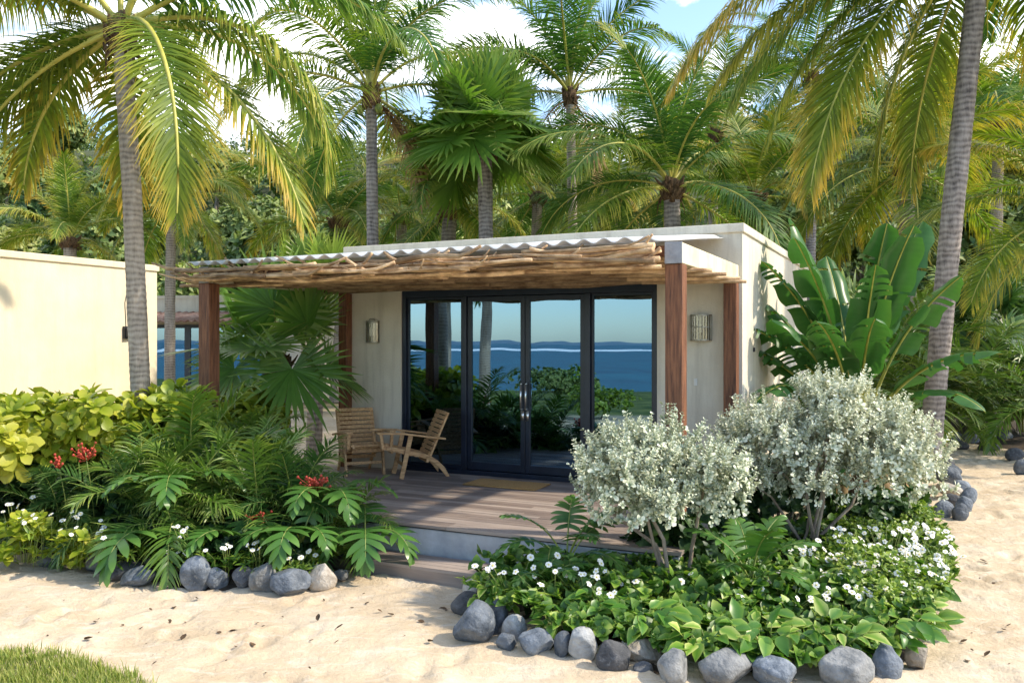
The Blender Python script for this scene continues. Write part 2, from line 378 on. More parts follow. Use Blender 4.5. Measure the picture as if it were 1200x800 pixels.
M['glass'] = glass_mat('tinted_glass', .30, (.14,.25,.31), (.44,.70,.95))
M['lamp_glass'] = glass_mat('ribbed_lamp_glass', .12, (.75,.74,.66), (.9,.9,.85))

def sheet_mat():
    m, nt, out = newmat('white_fibre_sheet')
    tc = nt.nodes.new('ShaderNodeTexCoord')
    nz = N(nt, 'ShaderNodeTexNoise', Scale=3., Detail=5.); L(nt, tc, 'Object', nz, 'Vector')
    rp = ramp(nt, [(.3,(.66,.67,.66)),(.6,(.82,.82,.81))]); L(nt, nz, 'Fac', rp, 'Fac')
    pb = N(nt, 'ShaderNodeBsdfPrincipled', Roughness=.5); L(nt, rp, 'Color', pb, 'Base Color')
    tr = nt.nodes.new('ShaderNodeBsdfTranslucent'); L(nt, rp, 'Color', tr, 'Color')
    ms = nt.nodes.new('ShaderNodeMixShader'); ms.inputs[0].default_value = .3; L(nt, pb, 0, ms, 1); L(nt, tr, 0, ms, 2); L(nt, ms, 0, out, 'Surface')
    return m
M['sheet'] = sheet_mat()

def sea_mat():
    m, nt, out = newmat('sea_water')
    tc = nt.nodes.new('ShaderNodeTexCoord')
    mp = nt.nodes.new('ShaderNodeMapping'); mp.inputs['Scale'].default_value = (.05,.05,1); L(nt, tc, 'Object', mp, 'Vector')
    nz = N(nt, 'ShaderNodeTexNoise', Scale=2., Detail=5.); L(nt, mp, 'Vector', nz, 'Vector')
    rp = ramp(nt, [(.35,(.005,.055,.085)),(.65,(.010,.12,.15))]); L(nt, nz, 'Fac', rp, 'Fac')
    pb = N(nt, 'ShaderNodeBsdfPrincipled', Roughness=.4); L(nt, rp, 'Color', pb, 'Base Color'); pb.inputs['Specular IOR Level'].default_value = .12
    n2 = N(nt, 'ShaderNodeTexNoise', Scale=.8, Detail=4.); L(nt, tc, 'Object', n2, 'Vector')
    bp = N(nt, 'ShaderNodeBump', Strength=.6, Distance=.3); L(nt, n2, 'Fac', bp, 'Height'); L(nt, bp, 'Normal', pb, 'Normal')
    L(nt, pb, 'BSDF', out, 'Surface')
    return m
M['sea'] = sea_mat()
M['hill'] = solid_mat('forest_floor', (.020,.032,.012), (.06,.075,.025), .6, .95, .3, 2)
M['foam'] = solid_mat('surf_foam', (.75,.78,.78), (.85,.87,.87), .5, .9, .2)
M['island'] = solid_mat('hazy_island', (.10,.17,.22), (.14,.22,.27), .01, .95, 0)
# ------------------------------------------------------------------ ground, hill, sea
def make_ground():
    def axis(lo, hi, step, far):
        a = list(np.arange(lo, hi + 1e-6, step)); d = step
        up = []; x = hi
        while x < far: d *= 1.22; x += d; up.append(x)
        dn = []; x = lo; d = step
        while x > -far: d *= 1.22; x -= d; dn.append(x)
        return np.array(dn[::-1] + a + up)
    xs = axis(-5.2, 8.2, .05, 2600); ys = axis(4.4, 15, .05, 2600)
    X, Y = np.meshgrid(xs, ys, indexing='ij')
    Z = hbase(X, Y)
    near = smooth(-9, -5, X) * (1 - smooth(8, 14, X)) * smooth(0, 3, Y) * (1 - smooth(15, 20, Y))
    d = .035*vnoise(X*.8+3, Y*.8) + .034*vnoise(X*2.3, Y*3.1+9) + .025*vnoise(X*5+2, Y*7) + .013*vnoise(X*12, Y*14)
    rs = np.random.RandomState(3)
    for k in range(420):                           # footprints trodden into the loose sand
        fx = rs.uniform(-5, 8); fy = rs.uniform(4.6, 14)
        a = rs.uniform(0, 6.28); ca, sa = math.cos(a), math.sin(a)
        i0, i1 = np.searchsorted(xs, [fx-.4, fx+.4]); j0, j1 = np.searchsorted(ys, [fy-.4, fy+.4])
        dx = X[i0:i1, j0:j1] - fx; dy = Y[i0:i1, j0:j1] - fy
        u = (dx*ca + dy*sa)/.13; w = (-dx*sa + dy*ca)/.06
        r2 = u*u + w*w
        d[i0:i1, j0:j1] += -.034*np.exp(-r2) + .017*np.exp(-(np.sqrt(r2)-1.7)**2*3)
    path = smooth(3.9, 4.6, X - .06*(Y-6)) * smooth(5.5, 7, Y)
    d += path * (.008*np.sin(Y*38 + 5*vnoise(X*1.5, Y*1.2)*4 + X*4) )
    Z = Z + near*d
    # the sand sheet drops a little beneath the forest slope
    n, k = X.shape
    idx = np.arange(n*k).reshape(n, k)
    q = np.stack([idx[:-1,:-1], idx[1:,:-1], idx[1:,1:], idx[:-1,1:]], -1).reshape(-1,4)
    global GX, GY, GZ
    GX, GY, GZ = xs, ys, Z
    mb = MB(); mb.add(np.stack([X, Y, Z], -1), q)
    o = mb.build('sandy_ground', M['sand'])
    tag(o, 'pale trodden beach sand running round the planted beds', 'sand', kind='structure')
make_ground()
def gh(x, y):
    """exact height of the sand sheet"""
    i = min(max(int(np.searchsorted(GX, x)) - 1, 0), len(GX)-2); j = min(max(int(np.searchsorted(GY, y)) - 1, 0), len(GY)-2)
    a = (x-GX[i])/(GX[i+1]-GX[i]); b = (y-GY[j])/(GY[j+1]-GY[j])
    return float((GZ[i,j]*(1-a)+GZ[i+1,j]*a)*(1-b) + (GZ[i,j+1]*(1-a)+GZ[i+1,j+1]*a)*b)

# the wooded slope behind the bungalows: ridge heights where the photo shows them
def ridge(px):
    return np.interp(px, [-600, 0, 150, 300, 600, 850, 1000, 1200, 1800], [150, 150, 150, 175, 175, 150, 120, 100, 90])
def hill_z(x, y):
    x = np.asarray(x, float); y = np.asarray(y, float)
    px = 600 + F*x/np.maximum(y, 5)
    top = CAMZ + (HOR - ridge(px) - 26)/F*72
    s = smooth(30, 74, y)
    z = hbase(x, y) - .4 + (top) * s + 1.2*vnoise(x*.12, y*.12)*smooth(32, 45, y)*2
    return z - 16*smooth(80, 140, y)*s
def make_hill():
    xs = np.linspace(-130, 130, 110); ys = np.concatenate([np.linspace(27, 90, 50), np.linspace(95, 240, 16)])
    X, Y = np.meshgrid(xs, ys, indexing='ij'); Z = hill_z(X, Y)
    n, k = X.shape; idx = np.arange(n*k).reshape(n, k)
    q = np.stack([idx[:-1,:-1], idx[1:,:-1], idx[1:,1:], idx[:-1,1:]], -1).reshape(-1,4)
    mb = MB(); mb.add(np.stack([X, Y, Z], -1), q)
    tag(mb.build('hill', M['hill']), 'wooded slope rising behind the bungalows', 'hill', kind='structure')
make_hill()

def make_sea():
    mb = MB(); u = SEA/np.linalg.norm(SEA); w = np.array([-u[1], u[0]])
    P = [u*28 + w*s*4200 for s in (-1, 1)] + [u*4200 + w*s*4200 for s in (1, -1)]
    mb.add([(p[0], p[1], -1.5) for p in P], [(0,3,2,1)])
    tag(mb.build('sea', M['sea'], smoothed=False), 'blue green sea mirrored in the glass doors', 'sea', kind='structure')
    # a line of breakers on the reef, and the low land across the bay
    rs = np.random.RandomState(5); mb = MB()
    def breaker(c0, c1, dist):
        s = np.linspace(c0, c1, 60)
        wd = 5 + 12*np.abs(vnoise(s*.02, s*0+3))*2
        hh = .5 + 1.6*np.abs(vnoise(s*.03+9, s*0+1))
        V = []
        for a, ww, h in zip(s, wd, hh):
            for r, z in ((-ww, 0), (-ww*.3, h), (ww*.3, h*.8), (ww, 0)):
                p = u*(dist + r + 10*math.sin(a*.01)) + w*a; V.append((p[0], p[1], -1.55 + z))
        idx = np.arange(240).reshape(60, 4)
        mb.add(V, np.stack([idx[:-1,:-1], idx[1:,:-1], idx[1:,1:], idx[:-1,1:]], -1).reshape(-1,4))
    breaker(-170, 90, 400); breaker(-120, 20, 430)
    tag(mb.build('reef_surf', M['foam']), 'white line of surf breaking on the reef', 'surf', kind='stuff')
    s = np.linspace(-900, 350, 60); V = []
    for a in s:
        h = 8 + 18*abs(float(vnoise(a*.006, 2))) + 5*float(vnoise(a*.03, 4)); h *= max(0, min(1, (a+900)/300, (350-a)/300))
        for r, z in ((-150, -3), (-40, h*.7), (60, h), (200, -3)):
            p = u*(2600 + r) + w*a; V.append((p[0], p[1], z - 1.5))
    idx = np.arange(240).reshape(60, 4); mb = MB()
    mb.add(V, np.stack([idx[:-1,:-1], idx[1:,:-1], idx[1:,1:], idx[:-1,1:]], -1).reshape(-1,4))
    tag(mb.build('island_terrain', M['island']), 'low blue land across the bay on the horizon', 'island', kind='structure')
make_sea()

# ------------------------------------------------------------------ bungalow (its own axes: x along the front to the right, y inwards)
HC = Vector((2.496, 9.246, 0)); HR = math.atan2(-.4384, .8988)
DZ = .40                                            # deck level
TOP = 3.35
def hw(x, y, z=0):                                  # house axes to world
    c, s = math.cos(HR), math.sin(HR)
    return Vector((HC.x + c*x - s*y, HC.y + s*x + c*y, z))

def bungalow():
    t = thing('beach_bungalow', 'flat roofed pale stucco bungalow with glazed front doors behind the deck', 'bungalow', HC, HR)
    x0, x1, dl, dr = -5.285, 0., -4.40, -.95
    D = 5.5; dh = 2.73; th = .2
    mb = MB()
    mb.box((x0, 0, -.2), (dl, th, TOP-.1)); mb.box((dr, 0, -.2), (x1, th, TOP-.1)); mb.box((dl, 0, dh), (dr, th, TOP-.1))
    mb.box((dl, 0, -.2), (dr, th, DZ-.03))
    mb.box((x0, th, -.2), (x0+th, D-th, TOP-.1)); mb.box((x1-th, th, -.2), (x1, D-th, TOP-.1)); mb.box((x0, D-th, -.2), (x1, D, TOP-.1))
    mb.build('wall', M['stucco'], t, smoothed=False)
    mb = MB(); e = .025
    mb.box((x0-e, -e, TOP-.1), (x1+e, th+e, TOP)); mb.box((x0-e, D-th-e, TOP-.1), (x1+e, D+e, TOP))
    mb.box((x0-e, th+e, TOP-.1), (x0+th+e, D-th-e, TOP)); mb.box((x1-th-e, th+e, TOP-.1), (x1+e, D-th-e, TOP))
    bevel(mb.build('coping', M['stucco'], t, smoothed=False), .012)
    mb = MB(); mb.box((x0+th, th, TOP-.42), (x1-th, D-th, TOP-.3)); mb.build('roof', M['roof_gravel'], t, smoothed=False)
    mb = MB(); g = .003
    mb.box((x0+th+g, th+g, DZ-.1), (x1-th-g, D-th-g, DZ)); mb.build('floor', M['room'], t, smoothed=False)
    mb = MB()
    mb.box((x0+th+g, 3.2, DZ), (x1-th-g, 3.28, TOP-.43)); mb.build('inner_wall', M['room'], t, smoothed=False)
    # curtain gathered behind the last pane
    # frames
    fr = MB(); fw = .055
    for a in (dl, dr-fw): fr.box((a, .03, DZ), (a+fw, .15, dh))
    fr.box((dl+fw, .03, dh-.09), (dr-fw, .15, dh)); fr.box((dl+fw, .03, DZ-.02), (dr-fw, .15, DZ+.05))
    xs = [dl+fw, -3.471, -2.627, -1.806, dr-fw]
    for a in (xs[1], xs[3]): fr.box((a-.035, .03, DZ+.05), (a+.035, .15, dh-.09))
    bevel(fr.build('door_frame', M['frame'], t, smoothed=False), .004)
    for i in range(4):
        a = xs[i] + (.035 if i in (1, 3) else 0); b = xs[i+1] - (.035 if i in (0, 2) else 0)
        isdoor = i in (1, 2)
        st = .06 if isdoor else .03; bt = .10 if isdoor else .05
        z0, z1 = DZ+.05, dh-.09
        if isdoor: z0 += .008; z1 -= .006; a += .003; b -= .003
        s = MB(); ya, yb = (.055, .105) if isdoor else (.07, .12)
        s.box((a, ya, z0), (a+st, yb, z1)); s.box((b-st, ya, z0), (b, yb, z1))
        s.box((a+st, ya, z1-st), (b-st, yb, z1)); s.box((a+st, ya, z0), (b-st, yb, z0+bt))
        leaf = s.build('door' if isdoor else 'window', M['frame'], t, smoothed=False); bevel(leaf, .004)
        p = MB(); ym = (ya+yb)/2
        p.box((a+st, ym-.004, z0+bt), (b-st, ym+.004, z1-st)); p.build('pane', M['glass'], leaf, smoothed=False)
        if isdoor:
            h = MB(); hx = (b-.03) if i == 1 else (a+.03)
            zc = 1.40
            pts = [(hx, ya, zc-.16), (hx, ya-.055, zc-.15), (hx, ya-.055, zc+.15), (hx, ya, zc+.16)]
            for q, r in zip(pts[:-1], pts[1:]): h.tube([q, r], .012, 8)
            h.box((hx-.02, ya-.012, zc-.30), (hx+.02, ya-.001, zc-.18))
            h.build('handle', M['steel'], leaf)
    mb = MB(); mb.box((-.53, -.012, 1.58), (-.49, 0-.001, 1.66)); mb.box((-.52, -.02, 1.60), (-.50, -.012, 1.64))
    bevel(mb.build('socket', M['white_paint'], t, smoothed=False), .003)
    for (px, side) in ((.001, 1),):
        mb = MB()
        for zz, yy in ((1.95, .62),):
            mb.box((.001, yy, zz), (.02, yy+.03, zz+.05))
        mb.build('wall_fixing', M['black'], t, smoothed=False)
bungalow()

def lamp(x, z, w, h, label, boxy):
    t = thing('wall_lamp', label, 'wall lamp', hw(x, 0, z), HR, 'sconces either side of the glass doors')
    mb = MB(); mb.box((-w*.42, -.015, -h*.46), (w*.42, -.001, h*.46)); mb.build('back_plate', M['lamp_metal'], t, smoothed=False)
    n = 10; th = np.linspace(0, math.pi, n+1)
    dep = w*.42 if boxy else w*.5
    def pt(a, k=1.): return (-w/2*math.cos(a)*k, -.015 - dep*math.sin(a)**(.55 if boxy else 1)*k)
    g = MB()
    for i in range(n):                                     # ribbed glass staves
        a, b = th[i], th[i+1]; m_ = (a+b)/2
        P = [pt(a, .93), pt(m_, .99), pt(b, .93)]
        V = [(x_, y_, z_) for x_, y_ in P for z_ in (-h*.42, h*.42)]
        g.add(V, [(0,2,3,1),(2,4,5,3)])
    g.build('glass', M['lamp_glass'], t)
    c = MB()
    for zc, k in ((h*.44, 1.04), (-h*.44, 1.04), (h*.02, 1.01) if not boxy else (h*.40, 1.06)):
        hh = .016
        top = [pt(a, k) for a in th]; V = [(x_, y_, zc-hh/2) for x_, y_ in top] + [(x_, y_, zc+hh/2) for x_, y_ in top]
        c.add(V, [(i, i+1, n+2+i, n+1+i) for i in range(n)])
        if abs(zc) > h*.3:
            V = [(x_, y_, zc) for x_, y_ in top] + [(0, -.015, zc)]
            c.add(V, t=[(i, i+1, n+1) for i in range(n)])
    for i in range(0, n+1, 1 if not boxy else 2):
        x_, y_ = pt(th[i], 1.02); c.tube([(x_, y_, -h*.44), (x_, y_, h*.44)], .004, 5)
    if boxy:
        c.tube([(-.05, -.05, h*.46), (-.03, -.05, h*.56), (.03, -.05, h*.56), (.05, -.05, h*.46)], .006, 6)
    c.build('cage', M['lamp_metal'], t, smoothed=False)
    b = MB(); b.lathe([(.0, -h*.2), (.03, -h*.17), (.03, h*.1), (.018, h*.2), (0, h*.21)], 12, center=(0, -.015-dep*.45, 0)); b.build('bulb', M['white_paint'], t)
lamp(-4.82, 2.20, .19, .31, 'dark boxy wall lantern beside the chairs on the narrow wall strip', True)
lamp(-.445, 2.22, .235, .31, 'rounded wall lamp with clear ribbed glass between two brown posts', False)

# deck and step
def deck():
    t = thing('wooden_deck', 'weathered brown board deck on a concrete base in front of the doors', 'deck', HC, HR)
    x0, x1, y0, y1 = -5.75, .06, -2.78, -.003
    rs = random.Random(4)
    mb = MB(); y = y0; w = .088
    while y < y1 - .01:
        e = min(y + w, y1); xa = x0
        while xa < x1 - .01:
            xb = min(x1, xa + rs.uniform(1.6, 2.8))
            if x1 - xb < .4: xb = x1
            dz = rs.uniform(-.0015, .0015)
            mb.box((xa+.002, y+.003, DZ-.028), (xb-.002, e-.003, DZ+dz), c=np.array((0,0,rs.random())))
            xa = xb
        y = e
    mb.build('deck_boards', M['deck'], t, smoothed=False)
    mb = MB(); mb.box((x0+.02, y0+.03, -.25), (x1-.02, y1, DZ-.045)); bevel(mb.build('concrete_base', M['concrete'], t, smoothed=False), .012)
    mb = MB(); mb.box((x0+.03, y0+.035, DZ-.045), (x1-.03, y1, DZ-.029)); mb.build('dark_gap_sheet', M['black'], t, smoothed=False)  # unbroken black sheet put under the boards so the gaps read dark
    s = thing('deck_step', 'low wooden step below the deck edge partly buried in sand', 'step', hw(-3.6, -2.97, 0), HR)
    mb = MB(); a, b = .85, 3.0
    for i in range(4):
        mb.box((a, -.21+i*.094+.003, .108), (b, -.21+(i+1)*.094-.003, .135), c=np.array((0,0,rs.random())))
    mb.build('tread', M['deck'], s, smoothed=False)
    mb = MB(); mb.box((a+.005, -.2, -.1), (.0, -.18, .107), c=np.array((0,0,.1))); mb.box((.006, -.2, -.1), (b-.005, -.18, .107), c=np.array((0,0,.4)))
    mb.box((a+.005, -.179, -.1), (a+.025, .17, .107)); mb.build('riser', M['deck'], s, smoothed=False)
deck()
def doormat():
    t = tag(MB_doormat(), 'tan rectangular doormat lying before the double doors', 'doormat')
def MB_doormat():
    mb = MB(); n, m_ = 30, 14; w, d = .92, .46
    xs = np.linspace(-w/2, w/2, n); ys = np.linspace(-d/2, d/2, m_)
    X, Y = np.meshgrid(xs, ys, indexing='ij'); Z = .014 + .003*vnoise(X*9, Y*9)
    idx = np.arange(n*m_).reshape(n, m_); q = np.stack([idx[:-1,:-1], idx[1:,:-1], idx[1:,1:], idx[:-1,1:]], -1).reshape(-1,4)
    mb.add(np.stack([X,Y,Z],-1), q)
    mb.box((-w/2, -d/2, 0), (w/2, d/2, .011))
    p = hw(-2.60, -.50, DZ+.003)
    o = mb.build('doormat', M['mat_coir'], loc=p); o.rotation_euler = (0,0,HR); return o
doormat()

# pergola
def pergola():
    t = thing('branch_pergola', 'pergola of brown posts roofed with peeled branches under white corrugated sheet', 'pergola', HC, HR)
    posts = [(-.11, -2.30, .15), (-5.43, -2.30, .16), (-.10, -.095, .14), (-5.22, -.095, .13)]
    for x, y, w in posts:
        mb = MB(); z0 = DZ+.002 if not (x < -5.4) else DZ+.002
        mb.box((x-w/2, y-w/2, z0), (x+w/2, y+w/2, 2.715)); bevel(mb.build('post', M['post_wood'], t, smoothed=False), .008)
    for x, w in ((-.11, .15), (-5.43, .14)):
        mb = MB(); mb.box((x-w/2+.004, -2.37, 2.72), (x+w/2-.004, -.006, 2.895)); bevel(mb.build('side_beam', M['beam_paint'], t, smoothed=False), .006)
        mb = MB(); mb.box((x-w/2, -2.386, 2.718), (x+w/2, -2.372, 2.90)); bevel(mb.build('beam_end', M['grey_end'], t, smoothed=False), .003)
    # beams along the front and the wall carry the branches
    mb = MB(); mb.box((-5.35, -2.26, 2.80), (-.19, -2.19, 2.885)); mb.build('front_beam', M['post_wood'], t, smoothed=False)
    mb = MB(); mb.box((-5.35, -.10, 2.80), (-.19, -.03, 2.885)); mb.build('wall_beam', M['post_wood'], t, smoothed=False)
    rs = random.Random(11)
    rear = MB()
    for k in range(90 + 66):
        front = k < 90
        if front:                                    # short poles along the front edge, ends staggered and turned up
            row, pc = divmod(k, 6); y = -2.66 + .045*row + rs.uniform(-.02, .02); Lh = rs.uniform(1.05, 1.5)
            xa = -5.80 + pc*.90 + rs.uniform(-.25, .25); xa = min(xa, -.22 - Lh*.85); Lh = min(Lh, -.20 - xa); r = rs.uniform(.014, .029)
            z = 2.725 + rs.uniform(-.025, .03) + (.06 if (row + pc) % 2 else 0) + (.03 if row < 6 else 0); sk = rs.uniform(-.30, .12)
        else:
            row, pc = divmod(k-90, 2); y = -2.02 + .062*row + rs.uniform(-.03, .03); Lh = rs.uniform(2.7, 3.0); r = rs.uniform(.02, .036)
            xa = (-5.62 + rs.uniform(-.1, .1)) if pc == 0 else -.24 - Lh; z = 2.76 + rs.uniform(-.03, .04); sk = rs.uniform(-.15, .15)
        m_ = 14; s = np.linspace(0, 1, m_); ph = rs.uniform(0, 6.28); am = rs.uniform(.008, .028)
        px = xa + s*Lh; py = y + sk*(s-.5) + am*np.sin(s*rs.uniform(3, 8) + ph); pz = z + am*.5*np.sin(s*rs.uniform(4, 9) + ph*2)
        if front and row < 4: pz = pz + rs.uniform(-.05, .05)*(s-.5)
        flip = rs.random() < .3
        if front and row < 11:
            up = rs.uniform(.02, .12); e = np.clip(((s if flip else 1-s) - .84)/.16, 0, 1)**1.4
            pz = pz + up*e; py = py - rs.uniform(0, .10)*e
        py = np.clip(py, -2.78, -.05)
        rad = r*(1 - .42*(s if flip else 1-s)) * (1 + .10*np.sin(s*17+ph))
        mb = MB() if front else rear
        mb.tube(np.stack([px, py, pz], -1), rad, 7)
        if front and row < 6 and rs.random() < .45:                       # stub of a side twig
            j = rs.randrange(3, m_-3); d = rs.choice((-1, -1, 1))
            b = np.array((px[j], py[j], pz[j])); e = b + np.array((d*rs.uniform(.08,.16), -rs.uniform(.0,.08), rs.uniform(.04,.10)))
            mb.tube([b, b*.5+e*.5+np.array((0,0,-.012)), e], [rad[j]*.8, rad[j]*.7, rad[j]*.5], 6)
        if front: mb.build('branch', M['branch'], t)
    for y in (-1.98, -1.5, -.95, -.45):                                   # ends poking out beneath the side beam
        mb = MB(); mb.tube([(-.95, y-.12, 2.70), (-.4, y-.05, 2.692), (.0, y, 2.69), (rs.uniform(.06,.16), y+.02, 2.685)], [.022,.021,.019,.017], 8); mb.build('branch', M['branch'], t)
    tag(rear.build('inner_branches', M['branch'], t), kind='stuff')
    # one pale bare branch reaching past the corner post
    mb = MB(); mb.tube([(-5.0,-2.5,2.84),(-5.5,-2.53,2.85),(-5.8,-2.55,2.88),(-6.03,-2.56,2.95)], [.024,.022,.018,.010], 8); mb.build('branch', M['branch'], t)
    mb = MB(); nx, ny = 330, 6
    xs = np.linspace(-5.52, -.20, nx); ys = np.linspace(-2.52, -.02, ny)
    X, Y = np.meshgrid(xs, ys, indexing='ij')
    Z = 2.925 + .30*(Y+2.52)/2.5 + .020*np.sin(X*2*math.pi/.185 + 1.5*vnoise(X*.9, 0*X)) + .012*vnoise(X*1.3, Y)
    idx = np.arange(nx*ny).reshape(nx, ny); q = np.stack([idx[:-1,:-1], idx[1:,:-1], idx[1:,1:], idx[:-1,1:]], -1).reshape(-1,4)
    mb.add(np.stack([X,Y,Z],-1), q); o = mb.build('corrugated_sheet', M['sheet'], t)
    sd = o.modifiers.new('thickness', 'SOLIDIFY'); sd.thickness = .008
pergola()

# teak armchairs
def chair_parts(t):
    def ob(name, mb): return bevel(mb.build(name, M['teak'], t, smoothed=False), .004)
    hwid = .29
    s = MB()
    for i in range(9):
        f = i/8; x = .43 - f*.60; z = .435 - .16*f - .03*math.sin(f*math.pi)
        s.box((x-.028, -hwid+.03, z-.009), (x+.028, hwid-.03, z+.009))
    ob('seat', s)
    b = MB()
    p0 = Vector((-.20, 0, .28)); p1 = Vector((-.45, 0, .86)); d = (p1-p0).normalized()
    for sy in (-1, 1): b.bar(p0 + Vector((0, sy*(hwid-.045), 0)), p1 + Vector((0, sy*(hwid-.045), 0)), .045, .03, up=(1,0,.4))
    for i in range(10):
        c = p0 + (p1-p0)*((i+.7)/10.0) + Vector((.028, 0, .008))
        b.bar(c + Vector((0,-hwid+.03,0)), c + Vector((0,hwid-.03,0)), .014, .05, up=tuple(d))
    ob('backrest', b)
    for sy in (-1, 1):
        y = sy*hwid
        a = MB(); a.bar((.52, y, .615), (.18, y, .60), .085, .024); a.bar((.18, y, .60), (-.40, y, .515), .075, .024)
        a.bar((.475, y, .604), (.44, y, .40), .045, .03, up=(1,0,0))
        ob('armrest', a)
        l = MB(); l.bar((.06, y-sy*.03, .585), (.19, y-sy*.03, 0), .03, .06, up=(1,0,0)); ob('leg', l)
        r = MB(); pts = [(.46,.43),(.20,.365),(-.02,.315),(-.18,.27),(-.29,.20),(-.38,.11),(-.45,.0)]
        P = np.array([(x, y-sy*.001-sy*.02*0, z) for x, z in pts]); wv = .026
        V = []; 
        for i, (x, z) in enumerate(pts):
            a_ = np.array(pts[min(i+1, 6)]) - np.array(pts[max(i-1, 0)]); a_ = a_/np.linalg.norm(a_); nn = np.array((-a_[1], a_[0]))*.03
            for sg in (-1, 1):
                for yy in (-.014, .014):
                    zz = max(0, z + sg*nn[1]) if i < 6 else 0
                    V.append((x + sg*nn[0], y - sy*.065 + yy, zz))
        q = []
        for i in range(6):
            o = i*4; q += [(o, o+1, o+5, o+4), (o+3, o+2, o+6, o+7), (o+1, o+3, o+7, o+5), (o+2, o, o+4, o+6)]
        q += [(0,2,3,1), (24,25,27,26)]
        r.add(V, q); ob('leg', r)
    c = MB(); c.bar((.30, -hwid+.08, .355), (.30, hwid-.08, .355), .03, .05); c.bar((-.17, -hwid+.05, .22), (-.17, hwid-.05, .22), .03, .045); c.bar((.14, -hwid+.05, .17), (.14, hwid-.05, .17), .026, .04)
    ob('stretcher', c)
def chair(px, py, az, label):
    D = (CAMZ-DZ)*F/(py-HOR)
    t = thing('teak_armchair', label, 'armchair', ((px-600)/F*D, D, DZ+.002), R(az), 'teak armchairs on the deck')
    chair_parts(t); t.scale = (.92, .92, .92)
chair(482, 557, 199, 'low teak armchair turned sideways, leaning back close to the glass')
chair(424, 555, -66, 'low teak armchair facing out in front of the wall strip, half behind palms')

# dim furniture behind the glass
def table():
    t = thing('low_table', 'pale wooden side table dimly seen through the glass door', 'table', hw(-3.0, 1.0, DZ+.002), HR)
    mb = MB(); mb.box((-.35,-.25,.43),(.35,.25,.47)); mb.build('table_top', M['white_paint'], t, smoothed=False)
    for sx in (-.31,.31):
        for sy in (-.21,.21):
            mb = MB(); mb.box((sx-.025,sy-.025,0),(sx+.025,sy+.025,.429)); mb.build('leg', M['white_paint'], t, smoothed=False)
    mb = MB(); mb.box((-.3,-.2,.28),(.3,.2,.30)); mb.build('shelf', M['white_paint'], t, smoothed=False)
table()

# low black tub against the deck edge
def tub():
    mb = MB(); mb.lathe([(0,0),(.10,0),(.125,.02),(.135,.13),(.15,.135),(.15,.155),(.13,.16),(.12,.10),(0,.09)], 28)
    p = gpt(686, 676); o = mb.build('plant_tub', M['black'], loc=(p.x, p.y, .05)); tag(o, 'low black plastic tub standing against the concrete deck edge', 'tub')
tub()

# neighbouring bungalows
def cream_house():
    p = Vector((-5.95, 14.3, 0))
    t = thing('cream_bungalow', 'cream stucco bungalow showing one long blank sunlit wall', 'bungalow', p, HR)
    mb = MB(); mb.box((-5.2, -5.6, -.3), (0, 0, TOP-.1)); mb.build('wall', M['stucco_warm'], t, smoothed=False)
    mb = MB(); e = .03; w = .22
    mb.box((-w, -5.6-e, TOP-.1), (e, e, TOP)); mb.box((-5.2-e, -5.6-e, TOP-.1), (-w-.001, -5.6+w, TOP)); mb.box((-5.2-e, -w, TOP-.1), (-w-.001, e, TOP)); mb.box((-5.2-e, -5.6+w+.001, TOP-.1), (-5.2+w, -w-.001, TOP))
    bevel(mb.build('coping', M['stucco_warm'], t, smoothed=False), .01)
    l = MB(); yy = -.62
    l.box((.001, yy-.06, 2.12), (.05, yy+.06, 2.32)); l.box((.05, yy-.045, 2.15), (.09, yy+.045, 2.29)); l.build('wall_light', M['black'], t, smoothed=False)
    c = MB(); c.tube([(.008, yy, 2.32), (.008, yy-.02, 2.7), (.008, yy+.05, 3.0), (.008, yy+.02, 3.22)], .005, 5); c.build('cable', M['black'], t)
cream_house()
def far_house():
    p = Vector((-5.6, 22.6, .3))
    t = thing('distant_bungalow', 'pale bungalow with dark glazing and clay sheet awning, beyond the brown corner post', 'bungalow', p, HR + R(14))
    top = CAMZ + 1.30 - .3; e = .03
    mb = MB(); mb.box((-6.5, 0, -.5), (0, 5, top-.08)); mb.build('wall', M['stucco'], t, smoothed=False)
    mb = MB(); mb.box((-6.5-e, -e, top-.08), (e, 5+e, top)); mb.build('coping', M['stucco'], t, smoothed=False)
    for k in range(4):
        a = -5.6 + k*1.15
        f = MB(); f.box((a, -.05, .1), (a+.09, -.002, 2.25)); f.box((a+1.06, -.05, .1), (a+1.15-.002, -.002, 2.25)); f.box((a+.09, -.05, 2.16), (a+1.06, -.002, 2.25)); f.box((a+.09, -.05, .1), (a+1.06, -.002, .18))
        fo = f.build('window', M['frame'], t, smoothed=False)
        g = MB(); g.box((a+.09, -.03, .18), (a+1.06, -.02, 2.16)); g.build('pane', M['glass'], fo, smoothed=False)
    mb = MB(); nx, ny = 200, 4
    xs = np.linspace(-6.2, -.3, nx); ys = np.linspace(-1.2, -.02, ny); X, Y = np.meshgrid(xs, ys, indexing='ij')
    Z = 2.36 + .24*(Y+1.2)/1.2 + .03*np.sin(X*2*math.pi/.2)
    idx = np.arange(nx*ny).reshape(nx, ny); mb.add(np.stack([X,Y,Z],-1), np.stack([idx[:-1,:-1], idx[1:,:-1], idx[1:,1:], idx[:-1,1:]], -1).reshape(-1,4))
    o = mb.build('awning', M['tile'], t); sd = o.modifiers.new('thickness', 'SOLIDIFY'); sd.thickness = .05
far_house()

